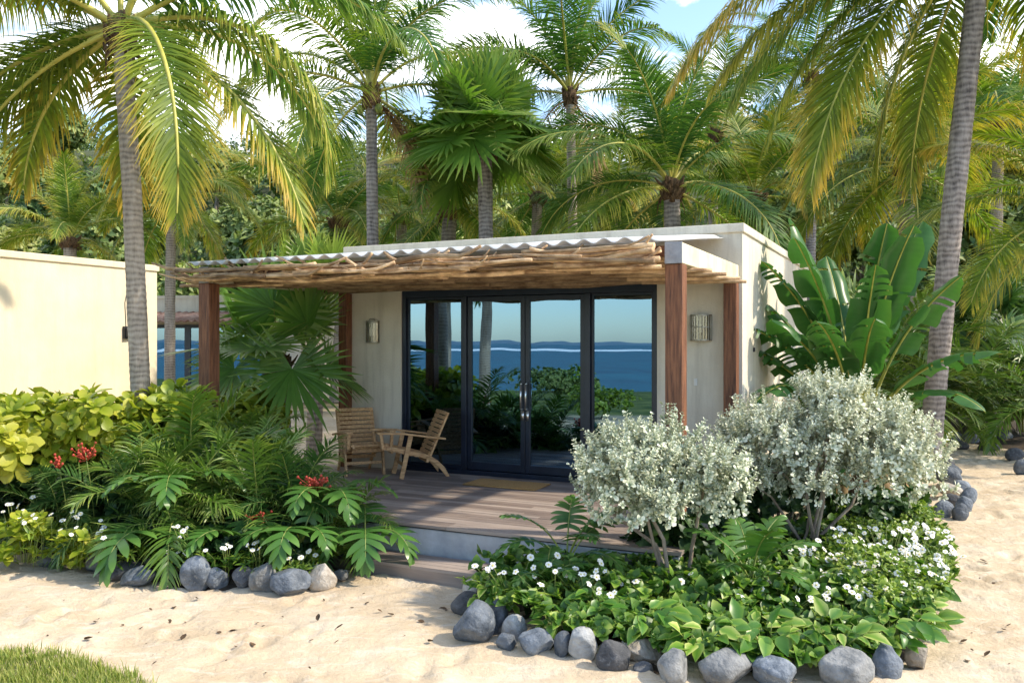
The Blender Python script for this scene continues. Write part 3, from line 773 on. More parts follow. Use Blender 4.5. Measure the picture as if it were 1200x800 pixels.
# planted beds: soil heaped inside the stone edges
def bed(name, outline, hgt, label):
    P = np.array([[p.x, p.y] for p in outline]); c = P.mean(0); V = []; n = len(P); rings = 7
    for k in range(rings):
        f = k/(rings-1)
        for p in P:
            q = p*(1-f) + c*f; z = H(*q) - .03 + hgt*(1-(1-f)**3) + .03*float(vnoise(q[0]*3, q[1]*3)); V.append((q[0], q[1], z))
    q = [(k*n+i, k*n+(i+1) % n, (k+1)*n+(i+1) % n, (k+1)*n+i) for k in range(rings-1) for i in range(n)]
    mb = MB(); mb.add(V, q); tag(mb.build(name, M['soil']), label, 'soil', kind='structure')
LB = [gpt(x, y) for x, y in ((-120,650),(0,652),(60,662),(120,672),(200,684),(260,690),(320,692),(380,688),(425,672))] + [Vector((-1.85,8.6,0)), Vector((-2.3,9.5,0)), Vector((-3.2,11.3,0)), Vector((-5.0,12.2,0)), Vector((-7.6,10.2,0))]
RB = [gpt(x, y) for x, y in ((556,700),(560,735),(620,758),(690,770),(760,784),(860,797),(960,800),(1050,790),(1100,755),(1125,700),(1118,650),(1100,610),(1075,590),(1085,560))] + [Vector((4.3,11.0,.05)), Vector((2.75,9.2,0)), Vector((1.42,6.8,0)), Vector((.2,7.3,0))]
bed('left_bed_ground', LB, .14, 'dark soil of the palm bed beside the deck')
bed('right_bed_ground', RB, .14, 'dark soil of the bed under the silver bushes')
bed('far_bed_ground', [gpt(x, y) for x, y in ((1098,518),(1150,524),(1200,530),(1300,545))] + [Vector((16,24,.45)), Vector((7,24,.45))], .12, 'dark soil of the bed beyond the path')
# ------------------------------------------------------------------ leaf building blocks
UP = np.array((0,0,1.))
def nrm(a): return a / (np.linalg.norm(a, axis=-1, keepdims=True) + 1e-9)

def frond(mb, Ln, e0, e1, nl, ll, lw, droop, seed, curve=0., roll=0., phi=(78, 28), lift=12, bare=.14, segs=5, prof=None, r0=.022, m=0, ms=1, bend=1.25, az=0., shape=(.55,1,.95,.72,.42,.04), jitter=1., hang=0.):
    """one pinnate frond: a curved rachis with a row of drooping leaflets on either side. m = leaflet material, ms = rachis material"""
    rs = np.random.RandomState(seed)
    n = 26; s = np.linspace(0, 1, n)
    e = R(e0) + (R(e1) - R(e0))*s**bend; a = R(az) + R(curve)*s
    T = np.stack([np.cos(e)*np.cos(a), np.cos(e)*np.sin(a), np.sin(e)], -1)
    P = np.zeros((n, 3)); P[1:] = np.cumsum((T[1:]+T[:-1])/2*(Ln/(n-1)), axis=0)
    S = np.stack([-np.sin(a), np.cos(a), 0*a], -1); Nn = np.cross(T, S)
    ro = R(roll)*s; cr, sr = np.cos(ro)[:,None], np.sin(ro)[:,None]
    S, Nn = S*cr + Nn*sr, Nn*cr - S*sr
    mb.tube(P, r0*(1-.85*s)**.8 + .0015, 6, m=ms, cap=False)
    t = np.linspace(bare, 1, nl)
    for sd in (-1, 1):
        tt = np.clip(t + rs.uniform(-.4,.4,nl)/nl*jitter, bare, 1)
        def ip(A): return np.stack([np.interp(tt, s, A[:,k]) for k in range(3)], -1)
        p = ip(P); Tt = nrm(ip(T)); St = nrm(ip(S)); Nt = nrm(ip(Nn))
        f = (tt - bare)/(1-bare)
        ph = R(phi[0]) + (R(phi[1]) - R(phi[0]))*f**1.2 + R(6)*rs.randn(nl)*jitter
        lf = R(lift)*(1 + .5*rs.randn(nl)*jitter)
        d = Tt*np.cos(ph)[:,None] + (St*sd*np.cos(lf)[:,None] + Nt*np.sin(lf)[:,None])*np.sin(ph)[:,None]
        pr = prof(f) if prof else np.interp(f, [0,.12,.35,.6,.85,1], [.45,.8,1,.92,.62,.35])
        le = ll*pr*(1 + .07*rs.randn(nl)*jitter)
        rnd = rs.rand(nl); dr = droop*(1 + .3*rs.randn(nl)*jitter)
        pts = [p]; dd = d.copy(); step = le/segs; ds = [d]
        for k in range(segs):
            dd = nrm(dd - UP*(dr*(k+.6)/segs*.55)[:,None]); p = p + dd*step[:,None]; pts.append(p); ds.append(dd)
        V = []; Cc = []
        for k in range(segs+1):
            w = Tt - (Tt*ds[k]).sum(-1, keepdims=True)*ds[k]; w = nrm(w)
            u = k/segs; wd = lw*np.interp(u, np.linspace(0,1,len(shape)), shape)*(.55+.45*np.minimum(1, pr+.15))
            V.append(pts[k] - w*wd[:,None]/2); V.append(pts[k] + w*wd[:,None]/2)
            cc = np.stack([np.clip(u*.8 + .25*f, 0, 1), f, rnd], -1); Cc += [cc, cc]
        V = np.stack(V, 1); Cc = np.stack(Cc, 1)                # (nl, 2(segs+1), 3)
        k2 = 2*(segs+1); base = np.arange(nl)[:,None,None]*k2
        fq = np.array([[2*k, 2*k+1, 2*k+3, 2*k+2] for k in range(segs)])
        mb.add(V.reshape(-1,3), (base + fq[None]).reshape(-1,4), c=Cc.reshape(-1,3), m=m)

def fan_leaf(mb, rad, pet, seed, e0=45, nseg=34, span=300, split=.55, droop=.5, m=0, ms=1, tilt=35, pr=.012):
    """palmate fan: stalk, then pleated segments spreading from its end, tips split and drooping"""
    rs = np.random.RandomState(seed)
    s = np.linspace(0, 1, 10); e = R(e0) - R(22)*s
    T = np.stack([np.cos(e), 0*e, np.sin(e)], -1); P = np.zeros((10,3)); P[1:] = np.cumsum(T[1:]*pet/9, axis=0)
    mb.tube(P, pr*(1-.45*s), 6, m=ms, cap=False)
    o = P[-1]; ez = e[-1] - R(tilt); A = np.array((math.cos(ez), 0, math.sin(ez))); B = np.array((0,1.,0)); C = np.cross(A, B)
    sg = 7; u = np.linspace(0.02, 1, sg+1)
    for i in range(nseg):
        th = R(-span/2 + span*(i+.5)/nseg) + R(1.2)*rs.randn()
        d0 = A*math.cos(th) + B*math.sin(th); w0 = -A*math.sin(th) + B*math.cos(th)
        ln = rad*(1 - .22*abs(th)/math.pi)*(1+.05*rs.randn()); hwid = math.tan(R(span/nseg/2))*1.04
        cup = .20*math.cos(th)**2 + .10
        p = o.copy(); d = nrm(d0 + C*cup); rnd = rs.rand(); V = []; Cc = []; st = ln/sg
        dd = droop*(1 + .4*rs.randn())
        for k in range(sg+1):
            r = u[k]*ln
            wd = hwid*r if u[k] <= split else hwid*split*ln*max(.03, 1-(u[k]-split)/(1-split))
            pl = .35*wd*(1 - .5*u[k])
            V += [p - w0*wd, p + C*pl, p + w0*wd]; Cc += [(u[k]*.9, abs(th)/3, rnd)]*3
            if k < sg:
                if u[k] > split*.8: d = nrm(d - UP*dd*(u[k]-split*.8)*.8)
                p = p + d*st
        q = []
        for k in range(sg): a = k*3; q += [(a, a+1, a+4, a+3), (a+1, a+2, a+5, a+4)]
        mb.add(V, q, c=np.array(Cc), m=m)

def blade(mb, Ln, W, e0, e1, seed, pet=.5, tears=0, m=0, ms=1, pr=.02, fold=25, curve=0.):
    """broad banana-like blade on a thick stalk, with wavy edge and torn gaps"""
    rs = np.random.RandomState(seed); n = 34
    tot = Ln + pet; s = np.linspace(0, 1, n); e = R(e0) + (R(e1)-R(e0))*s**1.5; a = R(curve)*s
    T = np.stack([np.cos(e)*np.cos(a), np.cos(e)*np.sin(a), np.sin(e)], -1); P = np.zeros((n,3)); P[1:] = np.cumsum((T[1:]+T[:-1])/2*tot/(n-1), axis=0)
    S = np.stack([-np.sin(a), np.cos(a), 0*a], -1); Nn = np.cross(T, S)
    mb.tube(P, pr*(1-.85*s)+.002, 7, m=ms, cap=False)
    s0 = pet/tot; k0 = 44; t = np.linspace(s0, 1, k0); f = (t-s0)/(1-s0)
    def ip(A): return np.stack([np.interp(t, s, A[:,k]) for k in range(3)], -1)
    p, St, Nt, Tt = ip(P), ip(S), ip(Nn), ip(T)
    hwid = W/2*np.interp(f, [0,.06,.2,.5,.8,.93,1], [.12,.55,.88,1,.82,.5,.03]); ac = 6
    cuts = set(rs.choice(np.arange(3, k0-3), tears, replace=False)) if tears else set()
    for sd in (-1, 1):
        dv = np.zeros(k0); grp = 0; gr = []
        for i in range(k0):
            if (i*2+(sd > 0)) // 2 in cuts: grp += 1
            gr.append(grp)
        gr = np.array(gr); gdro = rs.uniform(-.1, .45, grp+1)[gr] if tears else np.zeros(k0)
        V = np.zeros((k0, ac+1, 3)); Cc = np.zeros((k0, ac+1, 3)); rnd = rs.rand(grp+1)[gr]*.4+.3
        for j in range(ac+1):
            u = j/ac; wav = .035*W*np.sin(f*22 + sd)*u*u
            ang = R(fold) - (.7+gdro)*u*.9
            V[:,j] = p + St*(sd*hwid*u*np.cos(ang))[:,None] + Nt*(hwid*u*np.sin(ang)+wav+.004)[:,None] + Tt*(hwid*u*.28)[:,None]
            Cc[:,j] = np.stack([np.full(k0, .15+.5*u*u), f, rnd + .12*np.sin(f*130)], -1)
        idx = np.arange(k0*(ac+1)).reshape(k0, ac+1)
        q = []
        for i in range(k0-1):
            lim = 1 if (i+1) in cuts else 0
            for j in range(ac):
                if lim and j >= 1: continue
                q.append((idx[i,j], idx[i+1,j], idx[i+1,j+1], idx[i,j+1]))
        mb.add(V.reshape(-1,3), q, c=Cc.reshape(-1,3), m=m)

def split_leaf(mb, Ln, pet, seed, e0=50, e1=-35, lobes=9, m=0, ms=1):
    """philodendron leaf: glossy, deeply cut into broad fingers"""
    def prof(f): return np.interp(f, [0,.2,.5,.8,1], [.72,1,.9,.66,.5])
    tot = Ln + pet
    frond(mb, tot, e0, e1, lobes, Ln*.56, Ln*1.25/lobes, .30, seed, phi=(105, 14), lift=10, bare=pet/tot, segs=7, prof=prof, r0=.007, m=m, ms=ms, shape=(1.1,.95,.9,.95,.92,.8,.52,.06), jitter=.35, bend=1.2)

def leaf_tpl(rows, fold=.25, curl=.15, edge=None):
    """template leaf along +x of length 1; rows = [(x, half width)]"""
    V = []; C = []
    for x, w in rows:
        z = -curl*x*x
        V += [(x, -w, z + fold*w), (x, 0, z), (x, w, z + fold*w)]; C += [(x, 0, 0)]*3 if edge is None else [(edge,0,0),(.1,0,0),(edge,0,0)]
    q = []
    for k in range(len(rows)-1): a = 3*k; q += [(a, a+1, a+4, a+3), (a+1, a+2, a+5, a+4)]
    return np.array(V), np.array(q), np.array(C)
OBOV = leaf_tpl([(0,.03),(.3,.13),(.65,.27),(.88,.22),(1,.04)], .3, .18)
OVAL = leaf_tpl([(0,.04),(.2,.24),(.5,.36),(.8,.22),(1,.01)], .25, .2)
HEART = leaf_tpl([(-.08,.2),(.12,.42),(.4,.46),(.75,.25),(1,.01)], .22, .2)
HEARTV = leaf_tpl([(0,.05),(.14,.22),(.42,.31),(.74,.20),(1,.01)], .32, .35, .75)
ROUND = leaf_tpl([(0,.04),(.35,.16),(.75,.28),(1,.10)], .3, .1)
SMALL = leaf_tpl([(0,.03),(.55,.24),(1,.04)], .35, .1)
LANCE = leaf_tpl([(0,.03),(.35,.12),(.7,.10),(1,.01)], .3, .3)
def stamp(mb, tpl, P, X, Z, size, rnd, m=0, cr=None):
    tv, tq, tc = tpl; K = len(P)
    X = nrm(X); Y = nrm(np.cross(Z, X)); Z = np.cross(X, Y)
    size = np.broadcast_to(size, (K,))[:,None,None]
    V = P[:,None,:] + size*(tv[None,:,0:1]*X[:,None,:] + tv[None,:,1:2]*Y[:,None,:] + tv[None,:,2:3]*Z[:,None,:])
    C = np.repeat(tc[None], K, 0).copy(); C[:,:,2] = rnd[:,None]
    if cr is not None: C[:,:,0] = np.clip(C[:,:,0]*.5 + cr[:,None], 0, 1)
    base = np.arange(K)[:,None,None]*len(tv)
    mb.add(V.reshape(-1,3), (base + tq[None]).reshape(-1,4), c=C.reshape(-1,3), m=m)

def rosettes(mb, tpl, C, D, nleaf, size, rs, spread=(25, 85), m=0, stem=.0):
    """whorls of leaves at centres C facing D"""
    K = len(C); D = nrm(D)
    ref = nrm(rs.randn(K, 3)); A = nrm(np.cross(D, ref)); B = np.cross(D, A)
    for j in range(nleaf):
        f = (j+.5)/nleaf; th = j*2.399 + rs.uniform(0, .6, K) + 0
        sp = R(spread[0]) + (R(spread[1])-R(spread[0]))*f + R(9)*rs.randn(K)
        rad = A*np.cos(th)[:,None] + B*np.sin(th)[:,None]
        X = D*np.cos(sp)[:,None] + rad*np.sin(sp)[:,None]; Z = D*np.sin(sp)[:,None] - rad*np.cos(sp)[:,None]
        sz = size*(.6+.4*f)*(1 + .33*rs.randn(K)).clip(.45, 1.8)
        stamp(mb, tpl, C - D*(stem*f)[None] if np.isscalar(stem) is False else C - D*stem*f, X, Z, sz, rs.rand(K), m)

def lumps(rs, n, box, r):
    """points and outward directions on a cluster of overlapping lobes"""
    d = nrm(rs.randn(n, 3)) * (rs.rand(n, 1)**.45); d[:,2] = np.abs(d[:,2])*1.25 - .35
    return [(np.array([q[0]*box[0]*1.05, q[1]*box[1]*1.05, q[2]*box[2]]), rs.uniform(*r)) for q in d]
def on_lumps(rs, lb, K, fill=.35, flat=(1,1,.8)):
    i = rs.randint(0, len(lb), K); d = nrm(rs.randn(K, 3)); d[:,2] = np.abs(d[:,2])*.9 + d[:,2]*.1 - .15*0; d = nrm(d + rs.randn(K,3)*.15)
    low = rs.rand(K) < .3; d[low,2] *= -.6
    c = np.stack([lb[k][0] for k in i]); r = np.array([lb[k][1] for k in i])*(1 - fill*rs.rand(K)**2)
    return c + d*r[:,None]*np.array(flat), d

# ------------------------------------------------------------------ palms
FR = {}
def coco_lib(mk):
    if mk in FR: return FR[mk]
    out = []
    for k, (e0, e1) in enumerate([(84,48),(72,12),(60,-18),(48,-38),(34,-52),(18,-62),(0,-72),(-25,-80)]):
        row = []
        for v in range(2):
            mb = MB(); frond(mb, 3.2, e0 + 4*v, e1 - 9*v, 112, .84, .029, .85 if k > 1 else .45, 50+k*7+v, curve=(-14, 16)[v], roll=(-25, 30)[v], r0=.028, segs=4, shape=(.55,1,.85,.5,.04))
            row.append(mb.mesh('frond', [M[mk], M['stalk_y']]))
        out.append(row)
    FR[mk] = out; return out

def trunk(mb, pts, r0, r1, n=14, ring=.075, swell=.35, seed=1):
    pts = np.asarray(pts, float)
    d = np.concatenate([[0], np.cumsum(np.linalg.norm(np.diff(pts, axis=0), axis=1))]); Lg = d[-1]
    m = max(12, int(Lg/ring*2)); s = np.linspace(0, Lg, m)
    # smooth path through the points
    C = np.stack([np.interp(s, d, pts[:,k]) for k in range(3)], -1)
    for _ in range(6):
        k = max(3, m//8) | 1; pad = np.concatenate([np.repeat(C[:1], k//2, 0), C, np.repeat(C[-1:], k//2, 0)])
        Cn = np.stack([np.convolve(pad[:,j], np.ones(k)/k, 'valid') for j in range(3)], -1); Cn[0] = C[0]; Cn[-1] = C[-1]; C = Cn; 
        break
    f = s/Lg; r = r0 + (r1-r0)*f + r0*swell*np.exp(-s/.35)
    r = r*(1 + .013*np.where(np.arange(m) % 2 == 0, 1, -1)*(1+2*vnoise(np.arange(m)*.7, seed)) + .045*vnoise(s*3, seed+5) + .025*vnoise(s*9, seed+2))
    th = np.linspace(0, 2*np.pi, n, endpoint=False)
    wob = .018*vnoise(np.arange(m)[:,None]*.31+seed, th[None,:]*2.1)
    V = C[:,None,:] + (r[:,None]*(1+wob*2))[:,:,None]*np.stack([np.cos(th), np.sin(th), 0*th], -1)[None]
    V[:,:,2] += .018*vnoise(th[None,:]*1.2+seed, np.arange(m)[:,None]*.13)
    i = np.arange(m-1)[:,None]*n; j = np.arange(n)[None,:]; j2 = (j+1) % n
    mb.add(V.reshape(-1,3), np.stack([i+j, i+j2, i+n+j2, i+n+j], -1).reshape(-1,4))

def fibre_head(t, r, h, seed, off):
    """ragged brown leaf bases where the fronds leave the trunk"""
    rs = np.random.RandomState(seed); mb = MB()
    mb.lathe([(r*.8,-h*.6),(r*1.25,-h*.3),(r*1.45,0),(r*1.1,h*.35),(.01,h*.6)], 14, center=off)
    for k in range(26):
        a = rs.uniform(0, 6.28); z = rs.uniform(-.6,.2)*h; b = np.array((math.cos(a), math.sin(a), 0))
        p0 = np.array(off) + b*r + (0,0,z); p1 = p0 + b*r*rs.uniform(.6,1.2) + (0,0,h*rs.uniform(.2,.5)); 
        mb.tube([p0, (p0+p1)/2 + b*.02, p1], [r*.4, r*.28, r*.1], 5, squash=.5)
    for k in range(14):
        a = rs.uniform(0, 6.28); b = np.array((math.cos(a), math.sin(a), 0)); p0 = np.array(off) + b*r*1.2 + (0,0,-h*rs.uniform(.1,.5)); p1 = p0 + b*r*.5 + (0,0,-h*rs.uniform(.3,.9))
        mb.tube([p0, (p0+p1)/2+b*.03, p1], [.012,.009,.003], 4)
    mb.build('leaf_base', M['fibre'], t)

def coconuts(t, off, n, seed):
    rs = np.random.RandomState(seed)
    for k in range(n):
        a = rs.uniform(0, 6.28); mb = MB(); r = rs.uniform(.085,.11)
        mb.lathe([(0,-r*1.2),(r*.6,-r*.95),(r,-r*.1),(r*.85,r*.7),(r*.3,r*1.15),(0,r*1.2)], 12)
        o = mb.build('coconut', M['stalk'], t); o.location = Vector(off) + Vector((math.cos(a)*.22, math.sin(a)*.22, -.22 - .1*rs.rand()))

def palm(label, base, top, r0, r1, n=18, sc=1., seed=1, mats=('coco',), mid=None, fronds=None, dead=0, lo=0, hi=8, group=None, bark='bark', az0=0., name='coconut_palm', nuts=0):
    base = Vector(base); top = Vector(top)
    t = thing(name, label, 'palm tree', base, 0, group)
    rel = top - base; rs = np.random.RandomState(seed)
    pts = [Vector((0,0,-.3)), Vector((0,0,0))] + ([Vector(mid) - base] if mid else [rel*.5 + Vector((rs.uniform(-.12,.12), 0, 0))]) + [rel]
    if rel.z > .6:
        mb = MB(); trunk(mb, [tuple(p) for p in pts], r0, r1, seed=seed); mb.build('trunk', M[bark], t)
    fibre_head(t, r1*1.05, .42*max(sc, .6), seed, tuple(rel))
    if nuts: coconuts(t, rel, nuts, seed)
    if fronds:
        for k, fr in enumerate(fronds):
            mb = MB(); fr = dict(fr); mk = fr.pop('mat', mats[0]); Ln = fr.pop('L'); 
            kw = dict(nl=int(42*Ln), ll=.95, lw=.031, droop=.9, seed=seed*31+k, roll=0, curve=0); kw.update(fr)
            frond(mb, Ln, r0=.034, segs=6, **kw)
            o = mb.build('frond', [M[mk], M['stalk_y']], t); o.location = rel + Vector((0,0,.05))
    else:
        for i in range(n):
            f = i/(n-1) if n > 1 else 0
            k = int(min(7, lo + f*(hi-lo) )); mk = mats[rs.randint(len(mats))]
            me = coco_lib(mk)[k][rs.randint(2)]
            place(me, 'frond', t, rel + Vector((0,0,.10*(1-f))), R(i*137.5 + az0 + rs.uniform(-14,14)), sc*rs.uniform(.9,1.08))
    for i in range(dead):
        mb = MB(); frond(mb, 2.1*sc, rs.uniform(-30,-5), -88, 34, .55*sc, .035, 1.5, seed+90+i, az=rs.uniform(0,360), roll=rs.uniform(-40,40), r0=.02, bend=.6, segs=4)
        o = mb.build('dead_frond', [M['dead'], M['dead']], t); o.location = rel + Vector((0,0,-.1))
    return t

def P_(az, e0, e1, L, **k): return dict(az=az, e0=e0, e1=e1, L=L, **k)
def gz(px, D): x = (px-600)/F*D; return Vector((x, D, H(x, D)))
# big palm standing over the cream wall
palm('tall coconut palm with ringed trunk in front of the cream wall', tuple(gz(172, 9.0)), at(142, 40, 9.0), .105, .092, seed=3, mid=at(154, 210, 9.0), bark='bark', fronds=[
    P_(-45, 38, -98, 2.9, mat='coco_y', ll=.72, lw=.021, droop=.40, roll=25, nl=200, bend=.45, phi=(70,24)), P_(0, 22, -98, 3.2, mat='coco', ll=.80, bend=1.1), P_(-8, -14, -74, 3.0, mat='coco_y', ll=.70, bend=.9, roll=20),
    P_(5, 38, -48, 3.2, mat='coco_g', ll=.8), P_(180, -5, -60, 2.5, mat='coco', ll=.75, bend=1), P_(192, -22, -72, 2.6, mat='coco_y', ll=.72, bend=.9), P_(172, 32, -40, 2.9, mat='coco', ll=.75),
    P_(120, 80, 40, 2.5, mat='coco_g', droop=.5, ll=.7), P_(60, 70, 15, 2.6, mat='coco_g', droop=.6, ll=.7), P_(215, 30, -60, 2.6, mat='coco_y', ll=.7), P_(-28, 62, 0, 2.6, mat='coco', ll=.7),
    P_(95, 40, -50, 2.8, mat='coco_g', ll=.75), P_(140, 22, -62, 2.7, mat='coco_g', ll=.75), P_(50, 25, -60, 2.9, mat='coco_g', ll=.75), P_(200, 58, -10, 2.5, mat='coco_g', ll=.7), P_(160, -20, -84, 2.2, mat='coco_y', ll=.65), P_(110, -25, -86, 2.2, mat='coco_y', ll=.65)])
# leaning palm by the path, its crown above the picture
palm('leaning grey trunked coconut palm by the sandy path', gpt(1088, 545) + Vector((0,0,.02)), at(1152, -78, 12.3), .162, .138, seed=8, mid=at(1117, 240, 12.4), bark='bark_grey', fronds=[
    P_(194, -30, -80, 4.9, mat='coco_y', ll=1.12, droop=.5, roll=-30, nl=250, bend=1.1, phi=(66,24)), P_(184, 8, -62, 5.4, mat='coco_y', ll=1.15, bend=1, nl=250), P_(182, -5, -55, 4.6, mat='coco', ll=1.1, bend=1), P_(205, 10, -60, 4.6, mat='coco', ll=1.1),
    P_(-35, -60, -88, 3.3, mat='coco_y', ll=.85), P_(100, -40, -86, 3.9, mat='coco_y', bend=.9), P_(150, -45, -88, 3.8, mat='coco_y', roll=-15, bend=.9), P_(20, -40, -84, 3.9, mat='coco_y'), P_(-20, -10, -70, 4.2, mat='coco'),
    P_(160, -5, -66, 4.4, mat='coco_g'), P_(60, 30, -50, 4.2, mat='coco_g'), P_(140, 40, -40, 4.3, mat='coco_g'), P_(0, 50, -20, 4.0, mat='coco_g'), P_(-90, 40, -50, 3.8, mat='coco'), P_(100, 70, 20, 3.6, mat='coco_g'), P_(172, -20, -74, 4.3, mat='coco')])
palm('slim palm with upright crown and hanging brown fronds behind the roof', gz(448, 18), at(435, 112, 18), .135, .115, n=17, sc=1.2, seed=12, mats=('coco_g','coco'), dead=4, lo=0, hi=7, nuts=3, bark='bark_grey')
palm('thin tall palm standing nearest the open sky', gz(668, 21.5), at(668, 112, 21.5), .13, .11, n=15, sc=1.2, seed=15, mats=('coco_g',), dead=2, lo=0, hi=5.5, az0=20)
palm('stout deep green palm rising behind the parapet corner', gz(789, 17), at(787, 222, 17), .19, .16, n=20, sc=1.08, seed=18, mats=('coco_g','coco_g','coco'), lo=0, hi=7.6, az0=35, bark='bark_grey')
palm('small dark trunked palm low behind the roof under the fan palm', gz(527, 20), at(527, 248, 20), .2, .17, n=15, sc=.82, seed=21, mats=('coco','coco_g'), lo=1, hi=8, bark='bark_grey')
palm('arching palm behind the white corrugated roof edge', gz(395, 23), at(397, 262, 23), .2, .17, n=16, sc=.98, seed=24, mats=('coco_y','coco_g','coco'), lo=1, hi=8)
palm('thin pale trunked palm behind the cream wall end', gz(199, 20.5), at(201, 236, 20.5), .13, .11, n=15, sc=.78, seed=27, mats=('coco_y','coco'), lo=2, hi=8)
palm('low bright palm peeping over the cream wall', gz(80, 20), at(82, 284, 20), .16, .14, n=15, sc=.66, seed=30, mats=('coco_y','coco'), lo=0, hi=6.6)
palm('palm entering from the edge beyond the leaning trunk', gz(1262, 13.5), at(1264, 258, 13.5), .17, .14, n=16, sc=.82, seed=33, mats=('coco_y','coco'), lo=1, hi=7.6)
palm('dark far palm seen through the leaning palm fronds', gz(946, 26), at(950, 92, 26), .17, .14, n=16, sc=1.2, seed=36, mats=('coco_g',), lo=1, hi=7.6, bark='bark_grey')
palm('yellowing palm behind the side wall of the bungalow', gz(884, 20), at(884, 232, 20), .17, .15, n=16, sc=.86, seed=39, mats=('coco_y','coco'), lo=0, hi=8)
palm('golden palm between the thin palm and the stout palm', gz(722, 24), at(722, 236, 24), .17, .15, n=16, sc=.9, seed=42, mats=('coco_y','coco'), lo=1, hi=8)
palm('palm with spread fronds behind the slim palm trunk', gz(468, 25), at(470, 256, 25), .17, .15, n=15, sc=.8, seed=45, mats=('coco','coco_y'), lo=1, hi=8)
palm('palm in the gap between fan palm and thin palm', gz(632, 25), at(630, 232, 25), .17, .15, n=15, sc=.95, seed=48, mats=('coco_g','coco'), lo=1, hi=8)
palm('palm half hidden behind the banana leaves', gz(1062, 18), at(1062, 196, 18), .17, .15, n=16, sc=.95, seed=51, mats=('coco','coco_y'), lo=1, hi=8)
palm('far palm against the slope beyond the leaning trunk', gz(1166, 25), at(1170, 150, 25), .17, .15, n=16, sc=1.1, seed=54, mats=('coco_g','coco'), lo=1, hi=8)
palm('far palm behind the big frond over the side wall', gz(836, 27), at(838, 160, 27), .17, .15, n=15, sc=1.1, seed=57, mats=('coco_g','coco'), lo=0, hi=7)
# palms on the seaward side, seen mirrored in the doors
palm('seaside palm mirrored in the fixed pane beside the lantern', (-12.7, 3.1, -.1), (-12.4, 3.3, 5.6), .16, .13, n=14, sc=.85, seed=63, mats=('coco_g',), lo=2, hi=8)
palm('seaside palm mirrored in the door nearest the chairs', (-9.7, 3.9, 0), (-9.6, 3.8, 4.5), .16, .13, n=14, sc=.6, seed=66, mats=('coco_g',), lo=2, hi=8)

# fan palms
def fan_lib(key, rad, pet, mk, n=4, droop=.5, tilt=35):
    if key not in FR:
        out = []
        for k, (e0, tl) in enumerate(((80,-16), (58,-24), (34,45), (10,50), (-20,42))):
            row = []
            for v in range(2):
                mb = MB(); fan_leaf(mb, rad, pet, 11+k*3+v, e0=e0, droop=droop, tilt=tl + (v*16-8)); row.append(mb.mesh('leaf', [M[mk], M['stalk']]))
            out.append(row)
        FR[key] = out
    return FR[key]
def fan_palm(label, base, top, r0, r1, n, sc, seed, key, rad, pet, mk, lo=0, hi=5, group=None, spec=None, droop=.5):
    base = Vector(base); top = Vector(top); rel = top - base; rs = np.random.RandomState(seed)
    t = thing('fan_palm', label, 'palm tree', base, 0, group)
    if rel.z > .3:
        mb = MB(); trunk(mb, [(0,0,-.2), (0,0,0), tuple(rel*.5 + Vector((.05,0,0))), tuple(rel)], r0, r1, seed=seed, swell=.2); mb.build('trunk', M['bark_grey'], t)
    fibre_head(t, r1*1.1, .35*max(.5, sc), seed, tuple(rel))
    lib = fan_lib(key, rad, pet, mk, droop=droop)
    for i in range(n if spec is None else len(spec)):
        if spec: az, k, s = spec[i]
        else:
            f = i/(n-1); k = int(min(4, lo + f*(hi-lo))); az = i*137.5 + rs.uniform(-15,15); s = rs.uniform(.88, 1.1)
        place(lib[k][rs.randint(2)], 'leaf', t, rel, R(az), sc*s)
    return t
fan_palm('round headed fan palm on a grey trunk behind the roof', gz(567, 18), at(568, 172, 18), .16, .15, 36, 1.0, 4, 'fanbig', 1.2, 1.0, 'fan_m', hi=4.1, droop=.3)
fan_palm('dark broad leaved fan palm between the corner post and the wall', (-3.05, 11.2, .05), at(326, 428, 11.2), .12, .11, 13, 1.0, 6, 'fanmid', .92, .80, 'fan', spec=[
    (-85,0,1.0), (-30,1,.92), (-62,3,.95), (-160,2,.9), (-118,3,.95), (190,1,.9), (60,1,.95), (100,0,.95), (-10,3,.85), (-92,2,.9), (150,2,.9)], droop=.22)
fan_palm('lime green fan palm tips rising over the corrugated roof', (-3.3, 14.2, .1), at(366, 345, 14.2), .13, .12, 8, 1.0, 9, 'fanlime', .70, .55, 'fan_y', hi=2.6)
fan_palm('small fan palm deep in shade past the path stones', gz(1160, 17), at(1158, 402, 17), .12, .11, 14, 1.0, 14, 'fandark', .8, .9, 'areca_d', hi=4)
